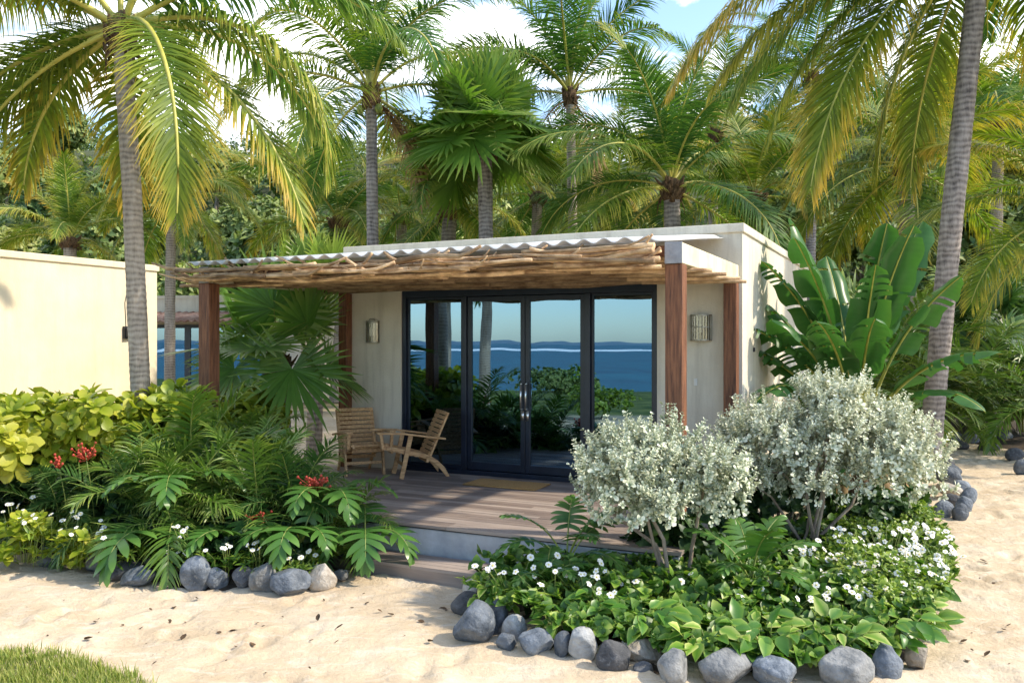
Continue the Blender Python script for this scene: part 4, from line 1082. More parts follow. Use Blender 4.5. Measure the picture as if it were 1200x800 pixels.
# ------------------------------------------------------------------ banana, areca, philodendron
def banana():
    b = Vector((4.15, 10.25, H(4.15, 10.25)))
    t = thing('giant_banana_plant', 'tall banana like plant with broad torn leaves by the side wall', 'plant', b, 0)
    mb = MB(); rs = np.random.RandomState(2)
    for k in range(5):
        a = k*1.25; mb.tube([(.08*math.cos(a), .08*math.sin(a), -.1), (.07*math.cos(a), .07*math.sin(a), .5), (.03*math.cos(a), .03*math.sin(a), 1.0)], [.085,.065,.045], 9)
    mb.build('trunk', M['fibre'], t)
    spec = [ # azimuth, e0, e1, blade, width, stalk, tears, curve
        (170, 84, 62, 1.65, .62, 1.45, 5, 0), (15, 82, 58, 1.6, .62, 1.5, 4, 0), (-80, 86, 66, 1.5, .56, 1.35, 3, 0), (-60, 76, 36, 1.35, .56, 1.15, 8, 10), (195, 68, 8, 1.45, .58, 1.0, 14, -8),
        (215, 58, -35, 1.35, .54, .9, 12, 0), (-65, 60, -40, 1.3, .42, .75, 5, 0), (-95, 55, -60, 1.15, .36, .65, 2, 0), (185, 42, -55, 1.2, .44, .65, 10, 0),
        (185, 77, 40, 1.4, .52, 1.2, 6, 0), (232, 72, 14, 1.35, .5, 1.0, 8, 0), (-100, 81, 50, 1.4, .5, 1.1, 4, 0), (90, 80, 50, 1.5, .5, 1.3, 3, 0), (160, 65, 5, 1.3, .5, 1.0, 12, 0), (-72, 83, 54, 1.4, .52, 1.45, 3, 0), (205, 80, 52, 1.45, .5, 1.35, 4, 0),
        (175, 60, 12, 1.35, .56, .85, 9, 0), (-150, 66, 20, 1.3, .54, .9, 6, 0), (-55, 64, -8, 1.35, .52, .85, 6, 0), (-105, 72, 10, 1.3, .5, .9, 3, 0), (205, 50, -30, 1.2, .5, .6, 10, 0), (150, 74, 30, 1.5, .56, 1.2, 5, 0), (40, 80, 48, 1.5, .56, 1.3, 4, 0),
        (60, 74, 30, 1.4, .46, 1.2, 4, 0), (120, 70, 15, 1.4, .46, 1.1, 6, 0), (-120, 40, -65, 1.0, .38, .55, 3, 0)]
    for k, (az, e0, e1, Ln, W, pet, te, cv) in enumerate(spec):
        mb = MB(); blade(mb, Ln, W, e0, e1, 60+k, pet=pet, tears=te, curve=cv, pr=.026)
        o = mb.build('leaf', [M['banana'], M['stalk_y']], t); o.location = (0,0,.55 + .02*k % .2); o.rotation_euler = (0,0,R(az))
    for k in range(3):                                        # dry hanging remnants
        mb = MB(); blade(mb, .7, .16, -20, -92, 90+k, pet=.3, tears=6, pr=.012)
        o = mb.build('dead_leaf', [M['dead'], M['dead']], t); o.location = (0,0,.75); o.rotation_euler = (0,0,R(-130+k*60))
banana()

def areca_lib(mk, key):
    if key not in FR:
        out = []
        for k, (e0, e1) in enumerate([(80,35),(66,0),(52,-30),(36,-55),(18,-70)]):
            row = []
            for v in range(2):
                mb = MB(); frond(mb, 1.15, e0, e1-8*v, 30, .40, .026, .55, 200+k*5+v, curve=(-12,14)[v], roll=(-15,20)[v], phi=(68,30), lift=20, bare=.22, segs=5, r0=.009, shape=(.5,1,.9,.65,.35,.03)); row.append(mb.mesh('frond', [M[mk], M['stalk']]))
            out.append(row)
        FR[key] = out
    return FR[key]
def areca(label, px, D, zoff, n, sc, seed, mk='areca', lo=0, hi=5, group=None, name='feather_palm', loc=None):
    rs = np.random.RandomState(seed); b = loc if loc is not None else gz(px, D)
    t = thing(name, label, 'palm plant', b + Vector((0,0,.08)), 0, group)
    lib = areca_lib(mk, mk)
    mb = MB()
    for k in range(5):
        a = k*1.3+rs.rand(); mb.tube([(.05*math.cos(a), .05*math.sin(a), -.15), (.04*math.cos(a), .04*math.sin(a), max(.12, zoff))], [.022,.014], 6)
    mb.build('stem', M['stalk'], t)
    for i in range(n):
        f = i/(n-1); k = int(min(4, lo + f*(hi-lo)))
        place(lib[k][rs.randint(2)], 'frond', t, (.05*rs.randn(), .05*rs.randn(), zoff*rs.uniform(.7,1.1)), R(i*137.5+rs.uniform(-20,20)), sc*rs.uniform(.85,1.12))
    return t
g = 'feather palms massed in the bed beside the deck'
areca('feather palm lifting pale fronds in front of the brown corner post', 240, 8.75, .55, 15, .95, 1, group=g)
areca('feather palm between the lime shrubs and the corner post', 176, 8.2, .36, 14, .8, 2, group=g)
areca('feather palm drooping over the red flower spray', 315, 8.5, .36, 15, .85, 3, group=g)
areca('feather palm spilling over the deck edge near the chairs', 380, 8.3, .06, 14, .55, 4, group=g)
areca('feather palm in the shade above the white daisies', 105, 8.5, .22, 13, .72, 5, mk='areca_d', group=g)
areca('low feather palm behind the large split leaf', 290, 8.0, .35, 13, .8, 6, group=g)
areca('dark feather palm at the edge of the picture under lime shrubs', 30, 8.9, .2, 13, .7, 7, mk='areca_d', group=g)
areca('low palm arching over the heap of grey stones', 205, 7.95, .30, 12, .82, 8, group=g)
areca('feather palm squeezed behind the corner post', 280, 9.4, .45, 13, .9, 9, group=g)
areca('fine leaved palm hanging onto the deck boards', 412, 7.95, .15, 13, .58, 10, group=g)
areca('dark feather palm filling the middle of the bed', 345, 8.1, .28, 13, .75, 11, mk='areca_d', group=g)
areca('dark feather palm under the frond spray mid bed', 150, 8.15, .25, 12, .75, 12, mk='areca_d', group=g)
areca('shaded feather palm behind the red spikes', 70, 8.3, .2, 12, .65, 13, mk='areca_d', group=g)
g2 = 'feather palms beyond the banana plant'
areca('tall feather palm with yellow stalks right behind the leaning trunk', 1044, 15.2, 1.1, 18, 1.75, 21, group=g2)
areca('feather palm between banana plant and leaning trunk', 1066, 14.6, .6, 15, 1.2, 22, group=g2)
areca('feather palm fanning out past the leaning trunk', 1140, 15.6, .8, 16, 1.4, 23, group=g2)
areca('dark feather palm behind the shaded fan palm', 1195, 16.5, .9, 16, 1.5, 24, mk='areca_d', group=g2)
areca('feather palm at the picture edge above the path stones', 1225, 14.2, .8, 15, 1.3, 25, group=g2)
areca('feather palm tucked behind the silver bush and banana', 955, 12.2, .6, 14, 1.2, 26, mk='areca_d', group=g2)
areca('feather palm in deep shade beyond the path bend', 1110, 17.5, 1.1, 16, 1.6, 27, mk='areca_d', group=g2)
areca('sunlit feather palm farther back above the dark fan', 1150, 19.5, 2.0, 18, 1.9, 28, group=g2)

def philo(label, px, py, D, specs, seed, group=None, cat='plant', name='split_leaf_plant'):
    p = at(px, py, D); b = Vector((p.x, p.y, H(p.x, p.y) + .08)); z = p.z - b.z
    t = thing(name, label, cat, b, 0, group)
    for k, (az, e0, e1, Ln, pet) in enumerate(specs):
        mb = MB(); split_leaf(mb, Ln, pet, seed+k, e0, e1)
        o = mb.build('leaf', [M['philo'], M['stalk']], t); o.location = (0,0,max(0.02, z)); o.rotation_euler = (0,0,R(az))
    return t
gp = 'split leaf plants along the bed edge'
philo('split leaf plant with one big flat fingered leaf above the tan stone', 352, 640, 7.55, [(-95,70,-70,.52,.18),(-150,62,-60,.45,.2),(-50,68,-55,.42,.2),(60,75,10,.4,.25)], 300, gp)
philo('split leaf plant with dark horizontal leaf near the upright grey stone', 285, 642, 7.7, [(-120,60,-40,.46,.2),(170,50,-40,.42,.2),(-40,60,-45,.42,.18),(90,70,0,.4,.2)], 310, gp)
philo('split leaf plant drooping beside the wooden step', 428, 632, 7.65, [(-80,55,-85,.5,.16),(-30,48,-75,.46,.16),(-130,52,-80,.42,.15),(100,60,-20,.4,.2)], 320, gp)
philo('split leaf plant holding a broad leaf amid the feather palms', 205, 580, 7.9, [(-75,60,-50,.55,.22),(-140,58,-40,.45,.2),(0,60,-45,.48,.22)], 330, gp)
philo('split leaf plant with long ribbed leaf hanging over grey stones', 190, 640, 7.75, [(-110,58,-75,.62,.2),(-40,55,-60,.5,.2),(180,50,-60,.45,.2)], 340, gp)
philo('split leaf plant below the red flowers nearest the deck', 385, 590, 7.9, [(-60,55,-60,.5,.2),(-110,60,-55,.46,.2),(10,55,-40,.44,.2)], 350, gp)
philo('split leaf plant growing against the concrete deck edge', 664, 668, 6.75, [(-10,82,15,.34,.34),(-70,74,-10,.32,.36),(-160,66,-30,.30,.36),(80,80,20,.3,.36),(200,76,5,.30,.42),(-40,60,-45,.3,.3),(30,70,-10,.3,.36)], 360)
philo('upright split leaf plant in front of the silver bush stems', 880, 690, 6.3, [(-80,84,20,.36,.3),(-20,78,0,.34,.26),(160,78,5,.34,.28),(-130,68,-20,.32,.22),(40,82,20,.32,.3),(90,80,10,.32,.3),(-50,60,-30,.3,.2)], 370)
philo('pale green fingered plant low in the daisies by the step', 640, 690, 6.45, [(-60,70,-20,.3,.14),(-130,64,-30,.28,.14),(10,66,-20,.28,.14),(80,74,0,.26,.16)], 380)

# red flower sprays
def red_spray(label, px, py, D, seed, n=26, s=.075):
    rs = np.random.RandomState(seed); p = at(px, py + 8, D); b = Vector((p.x, p.y, H(p.x, p.y)+.08))
    t = thing('red_flower_spike', label, 'flower', b, 0, 'red flower sprays among the feather palms')
    mb = MB(); mb.tube([(.0,.22,0),(0,.12,(p.z-b.z)*.6),(0,0,p.z-b.z)], [.006,.005,.004], 6); mb.build('stem', M['stalk'], t)
    mb = MB()
    for k in range(n):
        q = np.array((rs.randn()*s*.8, rs.randn()*s*.5, p.z-b.z+rs.randn()*s*.5)); mb.lathe([(0,-.014),(.012,-.006),(.014,.004),(.006,.014),(0,.017)], 7, center=tuple(q))
        mb.tube([q, (0,.03,p.z-b.z-.08)], [.003,.004], 4)
    mb.build('blossom', M['red'], t)
red_spray('red flower spray beneath the lime shrubs', 100, 522, 8.0, 1)
red_spray('small dull red flower spray at lower edge of the dark palms', 68, 532, 8.0, 2, 14, .05)
red_spray('red berried spray over a split leaf near the deck', 368, 556, 7.75, 3, 34, .08)
red_spray('dark red spray low between the split leaves', 304, 598, 7.75, 4, 18, .06)

# ------------------------------------------------------------------ shrubs
def shrub(name, label, base, size, nlump, rlump, K, nleaf, leaf, tpl, mk, seed, stems=5, spread=(25,85), stem_mat='bark_pale', group=None, cat='shrub', base_h=.0, fill=.35, stem_r=.018, sprigs=0, center=None, flat=(1,1,.8)):
    rs = np.random.RandomState(seed); b = Vector(base); t = thing(name, label, cat, b, 0, group)
    c = np.array(center if center else (0, 0, base_h + size[2]))
    lb = [(q + c, r) for q, r in lumps(rs, nlump, size, rlump)]
    P, D = on_lumps(rs, lb, K, fill, flat); P[:,2] = np.maximum(P[:,2], .03)
    mb = MB(); rosettes(mb, tpl, P, D + np.array((0,0,.45)), nleaf, leaf, rs, spread)
    if sprigs:                                             # upright shoots ringed with leaves
        q = np.where(D[:,2] > .1)[0]; q = q[rs.randint(0, len(q), sprigs)]; d = nrm(D[q]*.8 + np.array((0,0,.8)) + rs.randn(sprigs,3)*.15)
        for j in range(7):
            rosettes(mb, tpl, P[q] + d*(.026*j), d, 4, leaf*(1.0 - .07*j), rs, (18,55))
    mb.build('foliage', M[mk], t)
    if stems:
        mb = MB()
        for k in range(stems):
            q, r = lb[k % nlump]; a = rs.uniform(0, 6.28); p0 = np.array((.06*math.cos(a)*math.sqrt(stems/3), .06*math.sin(a), -.08))
            m1 = p0*.5 + q*.5 + rs.randn(3)*.05; m1[2] = (p0[2]+q[2])*.5
            pts = np.array([p0, p0*.7+m1*.3+rs.randn(3)*.04, m1+rs.randn(3)*.04, m1*.4+q*.6+rs.randn(3)*.05, q]); mb.tube(pts, np.array([1,.85,.7,.5,.3])*stem_r, 7)
            for j in range(5):
                e = P[rs.randint(K)]
                if np.linalg.norm(e-q) < r*1.6: mb.tube([m1*.3+q*.7, (q+e)/2+rs.randn(3)*.02, e], [stem_r*.45, stem_r*.3, stem_r*.12], 5)
        mb.build('stem', M[stem_mat], t)
    return t
gl = 'lime leaved shrubs below the cream wall'
for k, (px, D, sx, sz, lab) in enumerate([(5,8.8,.55,.42,'lime green shrub nearest the picture edge under the cream wall'), (70,8.95,.5,.44,'tall lime shrub with big glossy leaves against the cream wall'), (135,8.85,.42,.42,'lime shrub hiding the foot of the tall palm'),
        (205,9.2,.42,.40,'lime shrub between the tall palm and the brown corner post'), (275,10.4,.42,.34,'lime shrub just behind the brown corner post'), (-45,8.2,.5,.40,'lime shrub thick with small leaves above the daisies')]):
    p = gz(px, D); shrub('lime_shrub', lab, p, (sx, .35, sz), 10, (.22,.36), 170, 10, .165, OBOV, 'lime', 400+k, stems=5, base_h=.66, group=gl)
# the two silver bushes
sb = gpt(806, 716)
shrub('silver_bush', 'silver leaved bush with twisted bare stems nearest the deck', sb + Vector((0,0,.06)), (.54,.44,.50), 30, (.17,.28), 1500, 8, .046, ROUND, 'silver', 500, stems=4, sprigs=900, base_h=.60, stem_mat='bark_pale', stem_r=.022, spread=(12,80), fill=.5, center=(-.30, .0, .90))
sb2 = gpt(948, 668)
shrub('silver_bush', 'larger spreading silver bush in front of the banana plant', sb2 + Vector((0,0,.06)), (.95,.55,.72), 48, (.18,.33), 2700, 8, .046, ROUND, 'silver', 520, stems=6, sprigs=1600, base_h=.5, stem_mat='bark_pale', stem_r=.020, spread=(12,80), fill=.55, center=(.24, .12, .95))
for k, (x, y, s, lab) in enumerate([(1.75, 8.05, .75, 'dark leafy shrub in shade between deck end and the silver bushes'), (2.75, 8.75, .85, 'dark leafy shrub behind the larger silver bush by the side wall'), (1.35, 7.15, .55, 'low dark shrub behind the nearest silver bush stems'), (3.55, 8.6, .6, 'dark shrub at the banana plant foot')]):
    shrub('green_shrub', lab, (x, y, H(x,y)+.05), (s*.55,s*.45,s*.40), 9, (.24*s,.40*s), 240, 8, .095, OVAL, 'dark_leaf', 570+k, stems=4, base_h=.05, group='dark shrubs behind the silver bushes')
# shrubs behind the path
for k, (px, D, s, mk, lab) in enumerate([(1150,17.5,.8,'ground_leaf','bushy green shrub behind the far path stones'), (1195,16.2,.9,'forest','dark rounded shrub at the path edge'), (1120,19,1.0,'forest','dark shrub behind the leaning palm foot'), (1090,14.4,.5,'lime','small lime shrub at the foot of the leaning palm'), (1185,21,1.2,'ground_leaf','broad shrub under the shaded feather palms')]):
    shrub('green_shrub', lab, gz(px, D), (s*.7,s*.5,s*.45), 9, (.28*s,.45*s), 260, 8, .10*max(s,.8), OVAL, mk, 540+k, stems=4, base_h=.1, group='shrubs beyond the sandy path')

# ground cover, undergrowth
def in_poly(P, x, y):
    inside = np.zeros(len(x), bool); n = len(P)
    for i in range(n):
        x1, y1 = P[i][0], P[i][1]; x2, y2 = P[i-1][0], P[i-1][1]
        c = ((y1 > y) != (y2 > y)) & (x < (x2-x1)*(y-y1)/(y2-y1+1e-12) + x1); inside ^= c
    return inside
def scatter_poly(rs, poly, K):
    P = np.array([[p.x, p.y] for p in poly]); lo, hi = P.min(0), P.max(0); out = np.zeros((0,2))
    while len(out) < K:
        q = rs.uniform(lo, hi, (K*3, 2)); out = np.vstack([out, q[in_poly(P, q[:,0], q[:,1])]])
    return out[:K]
def cover(name, label, poly, K, hfun, leaf, tpl, mk, seed, nleaf=6, spread=(35,80)):
    rs = np.random.RandomState(seed); q = scatter_poly(rs, poly, K)
    z = hbase(q[:,0], q[:,1]) + .10 + hfun(q[:,0], q[:,1])*(.35 + .65*rs.rand(K)**.6)
    C = np.stack([q[:,0], q[:,1], z], -1); D = rs.randn(K,3)*.45 + np.array((.15,-.35,1))
    mb = MB(); rosettes(mb, tpl, C, D, nleaf, leaf, rs, spread); tag(mb.build(name, M[mk]), label, 'ground cover', kind='stuff')
def inset(poly, d):
    c = sum((p for p in poly), Vector((0,0,0)))/len(poly); return [p + (c-p).normalized()*d for p in poly]
LBF = [gpt(x, y) for x, y in ((-120,642),(0,645),(60,652),(120,662),(200,672),(260,676),(320,678),(380,674),(432,664))]
LBF2 = LBF + [p + Vector((0,.62,0)) for p in reversed(LBF)]
cover('low_creeper_leaves', 'small green creeper leaves carpeting the palm bed edge', LBF2, 1500, lambda x, y: .10+.22*np.clip(vnoise(x*2.2, y*2.2)+.4, 0, 1)*smooth(-1.6,-4.6,x), .055, HEART, 'ground_leaf', 601)
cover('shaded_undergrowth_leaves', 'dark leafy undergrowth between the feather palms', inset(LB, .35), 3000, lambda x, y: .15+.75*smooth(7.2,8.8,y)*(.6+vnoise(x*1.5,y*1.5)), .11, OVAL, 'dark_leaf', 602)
RBF = [gpt(x, y) for x, y in ((556,700),(568,735),(630,758),(700,770),(770,782),(860,795),(950,798),(1040,790),(1098,760),(1120,700),(1108,655),(1075,625))]
cover('leafy_ground_cover', 'mixed bright green leaves filling the silver bush bed', RBF, 2600, lambda x, y: .05+.20*smooth(5.2,6.2,y)*(.6+.8*(vnoise(x*2.6,y*2.6)+.3)), .065, HEART, 'creeper', 603)
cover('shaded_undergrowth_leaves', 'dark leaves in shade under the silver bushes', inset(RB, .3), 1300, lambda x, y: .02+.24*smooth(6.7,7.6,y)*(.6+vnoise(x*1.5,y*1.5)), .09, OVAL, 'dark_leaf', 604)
cover('fine_creeper_leaves', 'tiny pale green foliage under the daisies by the path', [gpt(x, y) for x, y in ((985,640),(1060,615),(1105,650),(1122,700),(1098,752),(1030,772),(960,700))], 2000, lambda x, y: .10+.32*np.clip(vnoise(x*2.2+4,y*2.2)+.5,0,1), .035, OVAL, 'ground_leaf', 605, nleaf=7)

# variegated plants
gv = 'variegated plants along the stones of the front bed'
def varieg(label, px, py, D, K, s, seed, leaf=.135):
    p = at(px, py, D); p.y -= .10; z = H(p.x, p.y)+.04; rs = np.random.RandomState(seed); K = int(K*1.5); t = thing('variegated_plant', label, 'plant', (p.x, p.y, z), 0, gv)
    a = rs.uniform(0, 6.28, K); r = s*np.sqrt(rs.rand(K)); C = np.stack([r*np.cos(a), r*.8*np.sin(a), .08+rs.rand(K)*max(.08, p.z-z)], -1)
    X = np.stack([np.cos(a)+rs.randn(K)*.4, np.sin(a)-.4+rs.randn(K)*.4, rs.uniform(-.45,.75,K)], -1); Z = np.stack([rs.randn(K)*.35, -.45+rs.randn(K)*.25, np.ones(K)], -1)
    mb = MB(); stamp(mb, HEARTV, C, X, Z, leaf*rs.uniform(.65,1.25,K), rs.rand(K)); mb.build('foliage', M['varieg'], t)
    mb = MB()
    for k in range(0, K, 2): mb.tube([(C[k,0]*.3, C[k,1]*.3, 0), (C[k,0]*.8, C[k,1]*.8, C[k,2]*.8), C[k]], [.005,.004,.003], 4)
    mb.build('stem', M['stalk'], t)
varieg('variegated plant with round yellow green leaves above the tan stone', 752, 720, 5.75, 26, .20, 1)
varieg('variegated plant hanging over the wide grey stone', 830, 742, 5.5, 34, .24, 2)
varieg('variegated plant with cream edged leaves beneath the split leaf plant', 893, 740, 5.55, 40, .26, 3)
varieg('variegated plant tumbling over the biggest front stone', 960, 738, 5.55, 44, .28, 4)
varieg('variegated plant beside the last upright grey stone', 1030, 732, 5.65, 38, .25, 5)
varieg('variegated plant facing the path below the daisies', 1060, 714, 5.95, 34, .22, 6)
varieg('small yellow variegated plant trailing onto the slate stones', 655, 722, 5.95, 22, .15, 7, .10)
varieg('bright leaved variegated plant at the first bed stone by the sand', 582, 690, 6.4, 30, .18, 8, .10)
varieg('variegated plant in shade under the split leaf plant', 705, 700, 6.1, 30, .22, 9, .12)
def lime_clump(label, px, py, D, K, s, seed):
    p = at(px, py, D); z = H(p.x, p.y)+.06; rs = np.random.RandomState(seed); t = thing('lime_creeper', label, 'plant', (p.x, p.y, z), 0)
    a = rs.uniform(0, 6.28, K); r = s*np.sqrt(rs.rand(K)); C = np.stack([r*np.cos(a), r*.7*np.sin(a), .05+rs.rand(K)*max(.1,p.z-z)], -1); D_ = np.stack([rs.randn(K)*.4, -.5+rs.randn(K)*.3, np.ones(K)], -1)
    mb = MB(); rosettes(mb, OVAL, C, D_, 6, .10, rs, (40,85)); mb.build('foliage', M['lime'], t)
    mb = MB()
    for k in range(0, K, 2): mb.tube([(C[k,0]*.3, C[k,1]*.3, 0), C[k]], [.005,.003], 4)
    mb.build('stem', M['stalk'], t)
lime_clump('lime green creeper mound beside the daisies at the picture edge', 28, 612, 7.75, 44, .24, 1)
lime_clump('lime green creeper trailing over the tan upright stone', 92, 632, 7.55, 26, .17, 2)

# daisies
def daisy_mesh():
    me = []
    for v in range(3):
        rs = np.random.RandomState(700+v); mb = MB(); n = 5 + v
        a = np.arange(n)*2*np.pi/n + rs.uniform(-.1,.1,n); X = np.stack([np.cos(a), np.sin(a), np.full(n, .18)], -1); Z = np.tile(UP, (n,1))
        stamp(mb, leaf_tpl([(0,.12),(.5,.40),(.85,.34),(1,.1)], .15, .15), np.zeros((n,3)), X, Z, np.full(n,.023), rs.rand(n))
        mb.lathe([(0,.007),(.004,.006),(.007,.001),(.006,-.002)], 8, m=1); me.append(mb.mesh('blossom', [M['petal'], M['pollen']]))
    return me
DA = daisy_mesh()
def daisies(label, px, py, D, n, s, seed, low=.08, sx=1.):
    p = at(px, py, D); z = H(p.x, p.y)+.06; rs = np.random.RandomState(seed); t = thing('daisy_clump', label, 'flowers', (p.x, p.y, z), 0, 'white flower clumps edging the beds')
    K = 40; a = rs.uniform(0, 6.28, K); r = s*np.sqrt(rs.rand(K)); top = max(.10, p.z-z)
    C = np.stack([sx*r*np.cos(a), r*.7*np.sin(a), low+rs.rand(K)*(top-low)*.9], -1); mb = MB(); rosettes(mb, LANCE, C, rs.randn(K,3)*.4+UP, 6, .075, rs, (30,80)); mb.build('foliage', M['ground_leaf'], t)
    mb = MB(); heads = []
    for k in range(n):
        a = rs.uniform(0, 6.28); rr = s*math.sqrt(rs.rand()); h = np.array((sx*rr*math.cos(a), rr*.7*math.sin(a) - .05, top*(.85+.4*rs.rand()) + .07)); heads.append(h)
        mb.tube([(h[0]*.6, h[1]*.6, .02), h*.55+np.array((0,0,.02)), h], [.003,.0025,.002], 4)
    mb.build('stem', M['stalk'], t)
    for h in heads: place(DA[rs.randint(3)], 'blossom', t, h, sc=rs.uniform(.8,1.25), rot=(R(rs.uniform(15,60)), R(rs.uniform(-25,25)), R(rs.uniform(-50,50))))
D_L = [(62,614,7.75,9,.26,'white flower clump beside the lime creeper mound'), (100,626,7.6,8,.20,'white flower clump above the tan upright stone'), (150,636,7.5,6,.22,'few white flowers over the heaped slate stones'), (222,632,7.4,6,.16,'white flowers topping the large two tone slate stone'),
       (265,650,7.3,5,.16,'white flowers between brown stone and slate stone'), (305,648,7.25,6,.2,'white flowers above the leaning light grey stone'), (345,660,7.2,5,.16,'yellowish white flowers above the dark blue stone'), (18,604,8.0,8,.22,'small white flowers in the shade below lime shrubs'), (205,655,7.35,4,.12,'two or three white flowers beside the brown stone')]
D_R = [(600,672,6.35,9,.24,'white flower clump at the bed tip near the step'), (650,684,6.2,9,.24,'white flower clump in front of the pale fingered plant'), (688,678,6.25,8,.22,'white flower clump beside the black tub'), (722,698,6.0,5,.2,'scattered white flowers over the yellow variegated leaves'),
       (770,690,6.2,5,.2,'white flowers at the foot of the nearest silver bush'), (1000,655,6.9,48,.34,'dense white flowers below the larger silver bush'), (1040,632,7.2,46,.34,'drift of white flowers running back toward the path stones'), (1045,674,6.45,46,.32,'thick drift of white flowers by the path curve'),
       (965,688,6.4,32,.28,'white flowers before the bare silver bush stems'), (1068,655,6.7,34,.24,'outermost white flowers leaning onto the path'), (915,708,6.0,16,.24,'white flowers mixed with cream edged leaves'), (1010,700,6.05,26,.26,'white flowers just above the largest grey stone'), (870,690,6.4,6,.2,'white flowers beside the upright split leaf plant')]
for k, (px, py, D, n, s, lab) in enumerate(D_L): daisies(lab, px, py, D, n, s*1.3, 800+k)
for k, (px, py, D, n, s, lab) in enumerate(D_R): daisies(lab, px, py, D, n, s*1.2, 830+k, sx=1.3)

# ------------------------------------------------------------------ stones
def stone_mesh(seed, w, h, d, cuts=7, cob=False):
    bm = bmesh.new(); bmesh.ops.create_icosphere(bm, subdivisions=4, radius=1)
    rs = np.random.RandomState(seed); pl = []
    for k in range(cuts):
        n = nrm(rs.randn(3)); pl.append((n, rs.uniform(.80,.95) if cob else rs.uniform(.60,.88)))
    off = Vector(rs.uniform(-50,50,3))
    for v in bm.verts:
        co = np.array(v.co)
        for n, dd in pl:
            x = co.dot(n) - dd
            if x > 0: co = co - n*x*.92
        nz = mnoise.noise(Vector(co)*1.4 + off)*.10 + mnoise.noise(Vector(co)*4 + off)*.025 + mnoise.noise(Vector(co)*11 + off)*.008
        co = co*(1 + nz); v.co = (co[0]*w, co[1]*d, co[2]*h)
    me = bpy.data.meshes.new('stone'); bm.to_mesh(me); bm.free()
    for p in me.polygons: p.use_smooth = True
    return me
def stone(px, yb, w, h, mk, label, group, seed, tilt=0, lift=0, cob=False, yaw=0):
    p = gpt(px, yb); k = p.y/F; W = w*k/2; Hh = h*k/2
    sink = .42*Hh
    me = stone_mesh(seed, W*1.0, Hh*1.14, W*.85 if not cob else W*.7, 5 if cob else 8, cob); me.materials.append(M[mk])
    o = bpy.data.objects.new('edging_stone', me); COL.objects.link(o); o.location = (p.x, p.y + W*.6, p.z + Hh - sink*.6 + lift); o.rotation_euler = (R(seed*37 % 20 - 10), R(tilt), R(yaw))
    tag(o, label, 'stone', group)
GL, GR, GP, GF = 'stones edging the palm bed', 'stones edging the silver bush bed', 'rounded stones beside the sandy path', 'stones edging the far bed'
for k, a in enumerate([(9,653,26,22,'darkstone','dark stone half buried under creeper at the picture edge',0), (51,665,26,28,'slate','slate wedge between lime creeper mound and daisies',-25), (110,669,29,36,'greystone','rounded upright grey stone draped with creeper',0), (136,679,54,18,'darkstone','long dark flat stone behind the pale slate slab',-8), (157,687,44,22,'slate','pale slate slab lying at the sand edge',-22),
        (181,668,36,24,'tanstone','smooth tan boulder perched on the stone heap',-18), (198,682,25,29,'darkstone','brownish stone left of the large two tone slate',15), (226,691,37,40,'slate','large square slate block dark below and pale on top',0), (252,689,29,25,'slate','small dark slate tucked next to the large slate block',-10), (283,690,29,27,'darkstone','brown grey stone under hanging creeper',12),
        (307,695,35,39,'greystone','leaning pale grey slab between brown and dark stones',22), (336,698,48,34,'slate','dark blue rounded boulder set low in the sand',-4), (374,692,38,34,'tanstone','pale tan boulder at the sunny end of the row',6), (398,680,20,15,'greystone','small grey stone beside the pale tan boulder',0)]):
    stone(a[0], a[1], a[2], a[3], a[4], a[5], GL, 900+k, a[6])
for k, a in enumerate([(553,704,24,26,'tanstone','small tan stone behind the faceted boulder',0), (547,722,40,28,'darkstone','dark stone at the sand behind the faceted boulder',-15), (555,754,50,50,'slate','big faceted slate boulder at the bed tip',25), (584,744,32,44,'slate','upright blue slate behind the faceted boulder',8), (603,752,32,32,'greystone','rounded grey stone resting on small slates',10), (594,762,26,20,'slate','small dark slate under the rounded grey stone',-10),
        (628,768,44,30,'slate','wide slate with pointed top below trailing yellow leaves',6), (660,771,24,32,'slate','narrow dark slate next to the tan grey block',0), (683,775,36,40,'greystone','tall tan grey block with flat face',-6), (720,788,44,36,'darkstone','dark round slate below the green heart leaf',0), (752,779,52,28,'tanstone','long tan stone laid on a darker one',5), (753,790,28,12,'darkstone','flat dark stone beneath the long tan stone',0),
        (790,804,46,44,'greystone','grey tan boulder with rounded top at the lower picture edge',10), (855,803,68,38,'greystone','wide blue grey boulder shaped like a loaf',-4), (914,808,62,36,'slate','dark slate boulder hung with cream edged leaves',0), (999,808,66,48,'greystone','largest grey boulder with tan patch on its face',8), (1044,801,38,48,'slate','tall narrow grey slab next to the largest boulder',14), (1079,785,32,34,'tanstone','tan stone closing the row beside the path',0)]):
    stone(a[0], a[1], a[2], a[3], a[4], a[5], GR, 930+k, a[6])
for k, a in enumerate([(1110,608,26,22,'slate','blue cobble at the near end of the path heap',35,0), (1128,611,19,22,'slate','small cobble standing upright nearest the path sand',10,0), (1132,604,20,24,'slate','rounded cobble wedged behind the upright one',20,0), (1138,592,20,22,'slate','cobble on the outer side of the path heap',25,0), (1116,574,38,20,'slate','long blue cobble on top of the path heap',18,.10), (1131,582,24,16,'slate','cobble under the long blue one',15,.04),
        (1117,585,32,13,'tanstone','flat tan cobble in the middle of the path heap',12,.06), (1119,594,20,13,'darkstone','small dark cobble below the flat tan one',0,.03), (1117,560,30,13,'slate','slim cobble at the back of the path heap',15,.05), (1112,551,20,16,'darkstone','dark round stone behind the path heap',0,0), (1084,606,28,18,'greystone','grey stone half under the silver bush',10,0)]):
    stone(a[0], a[1], a[2], a[3], a[4], a[5], GP, 960+k, a[6], lift=a[7], cob=True)
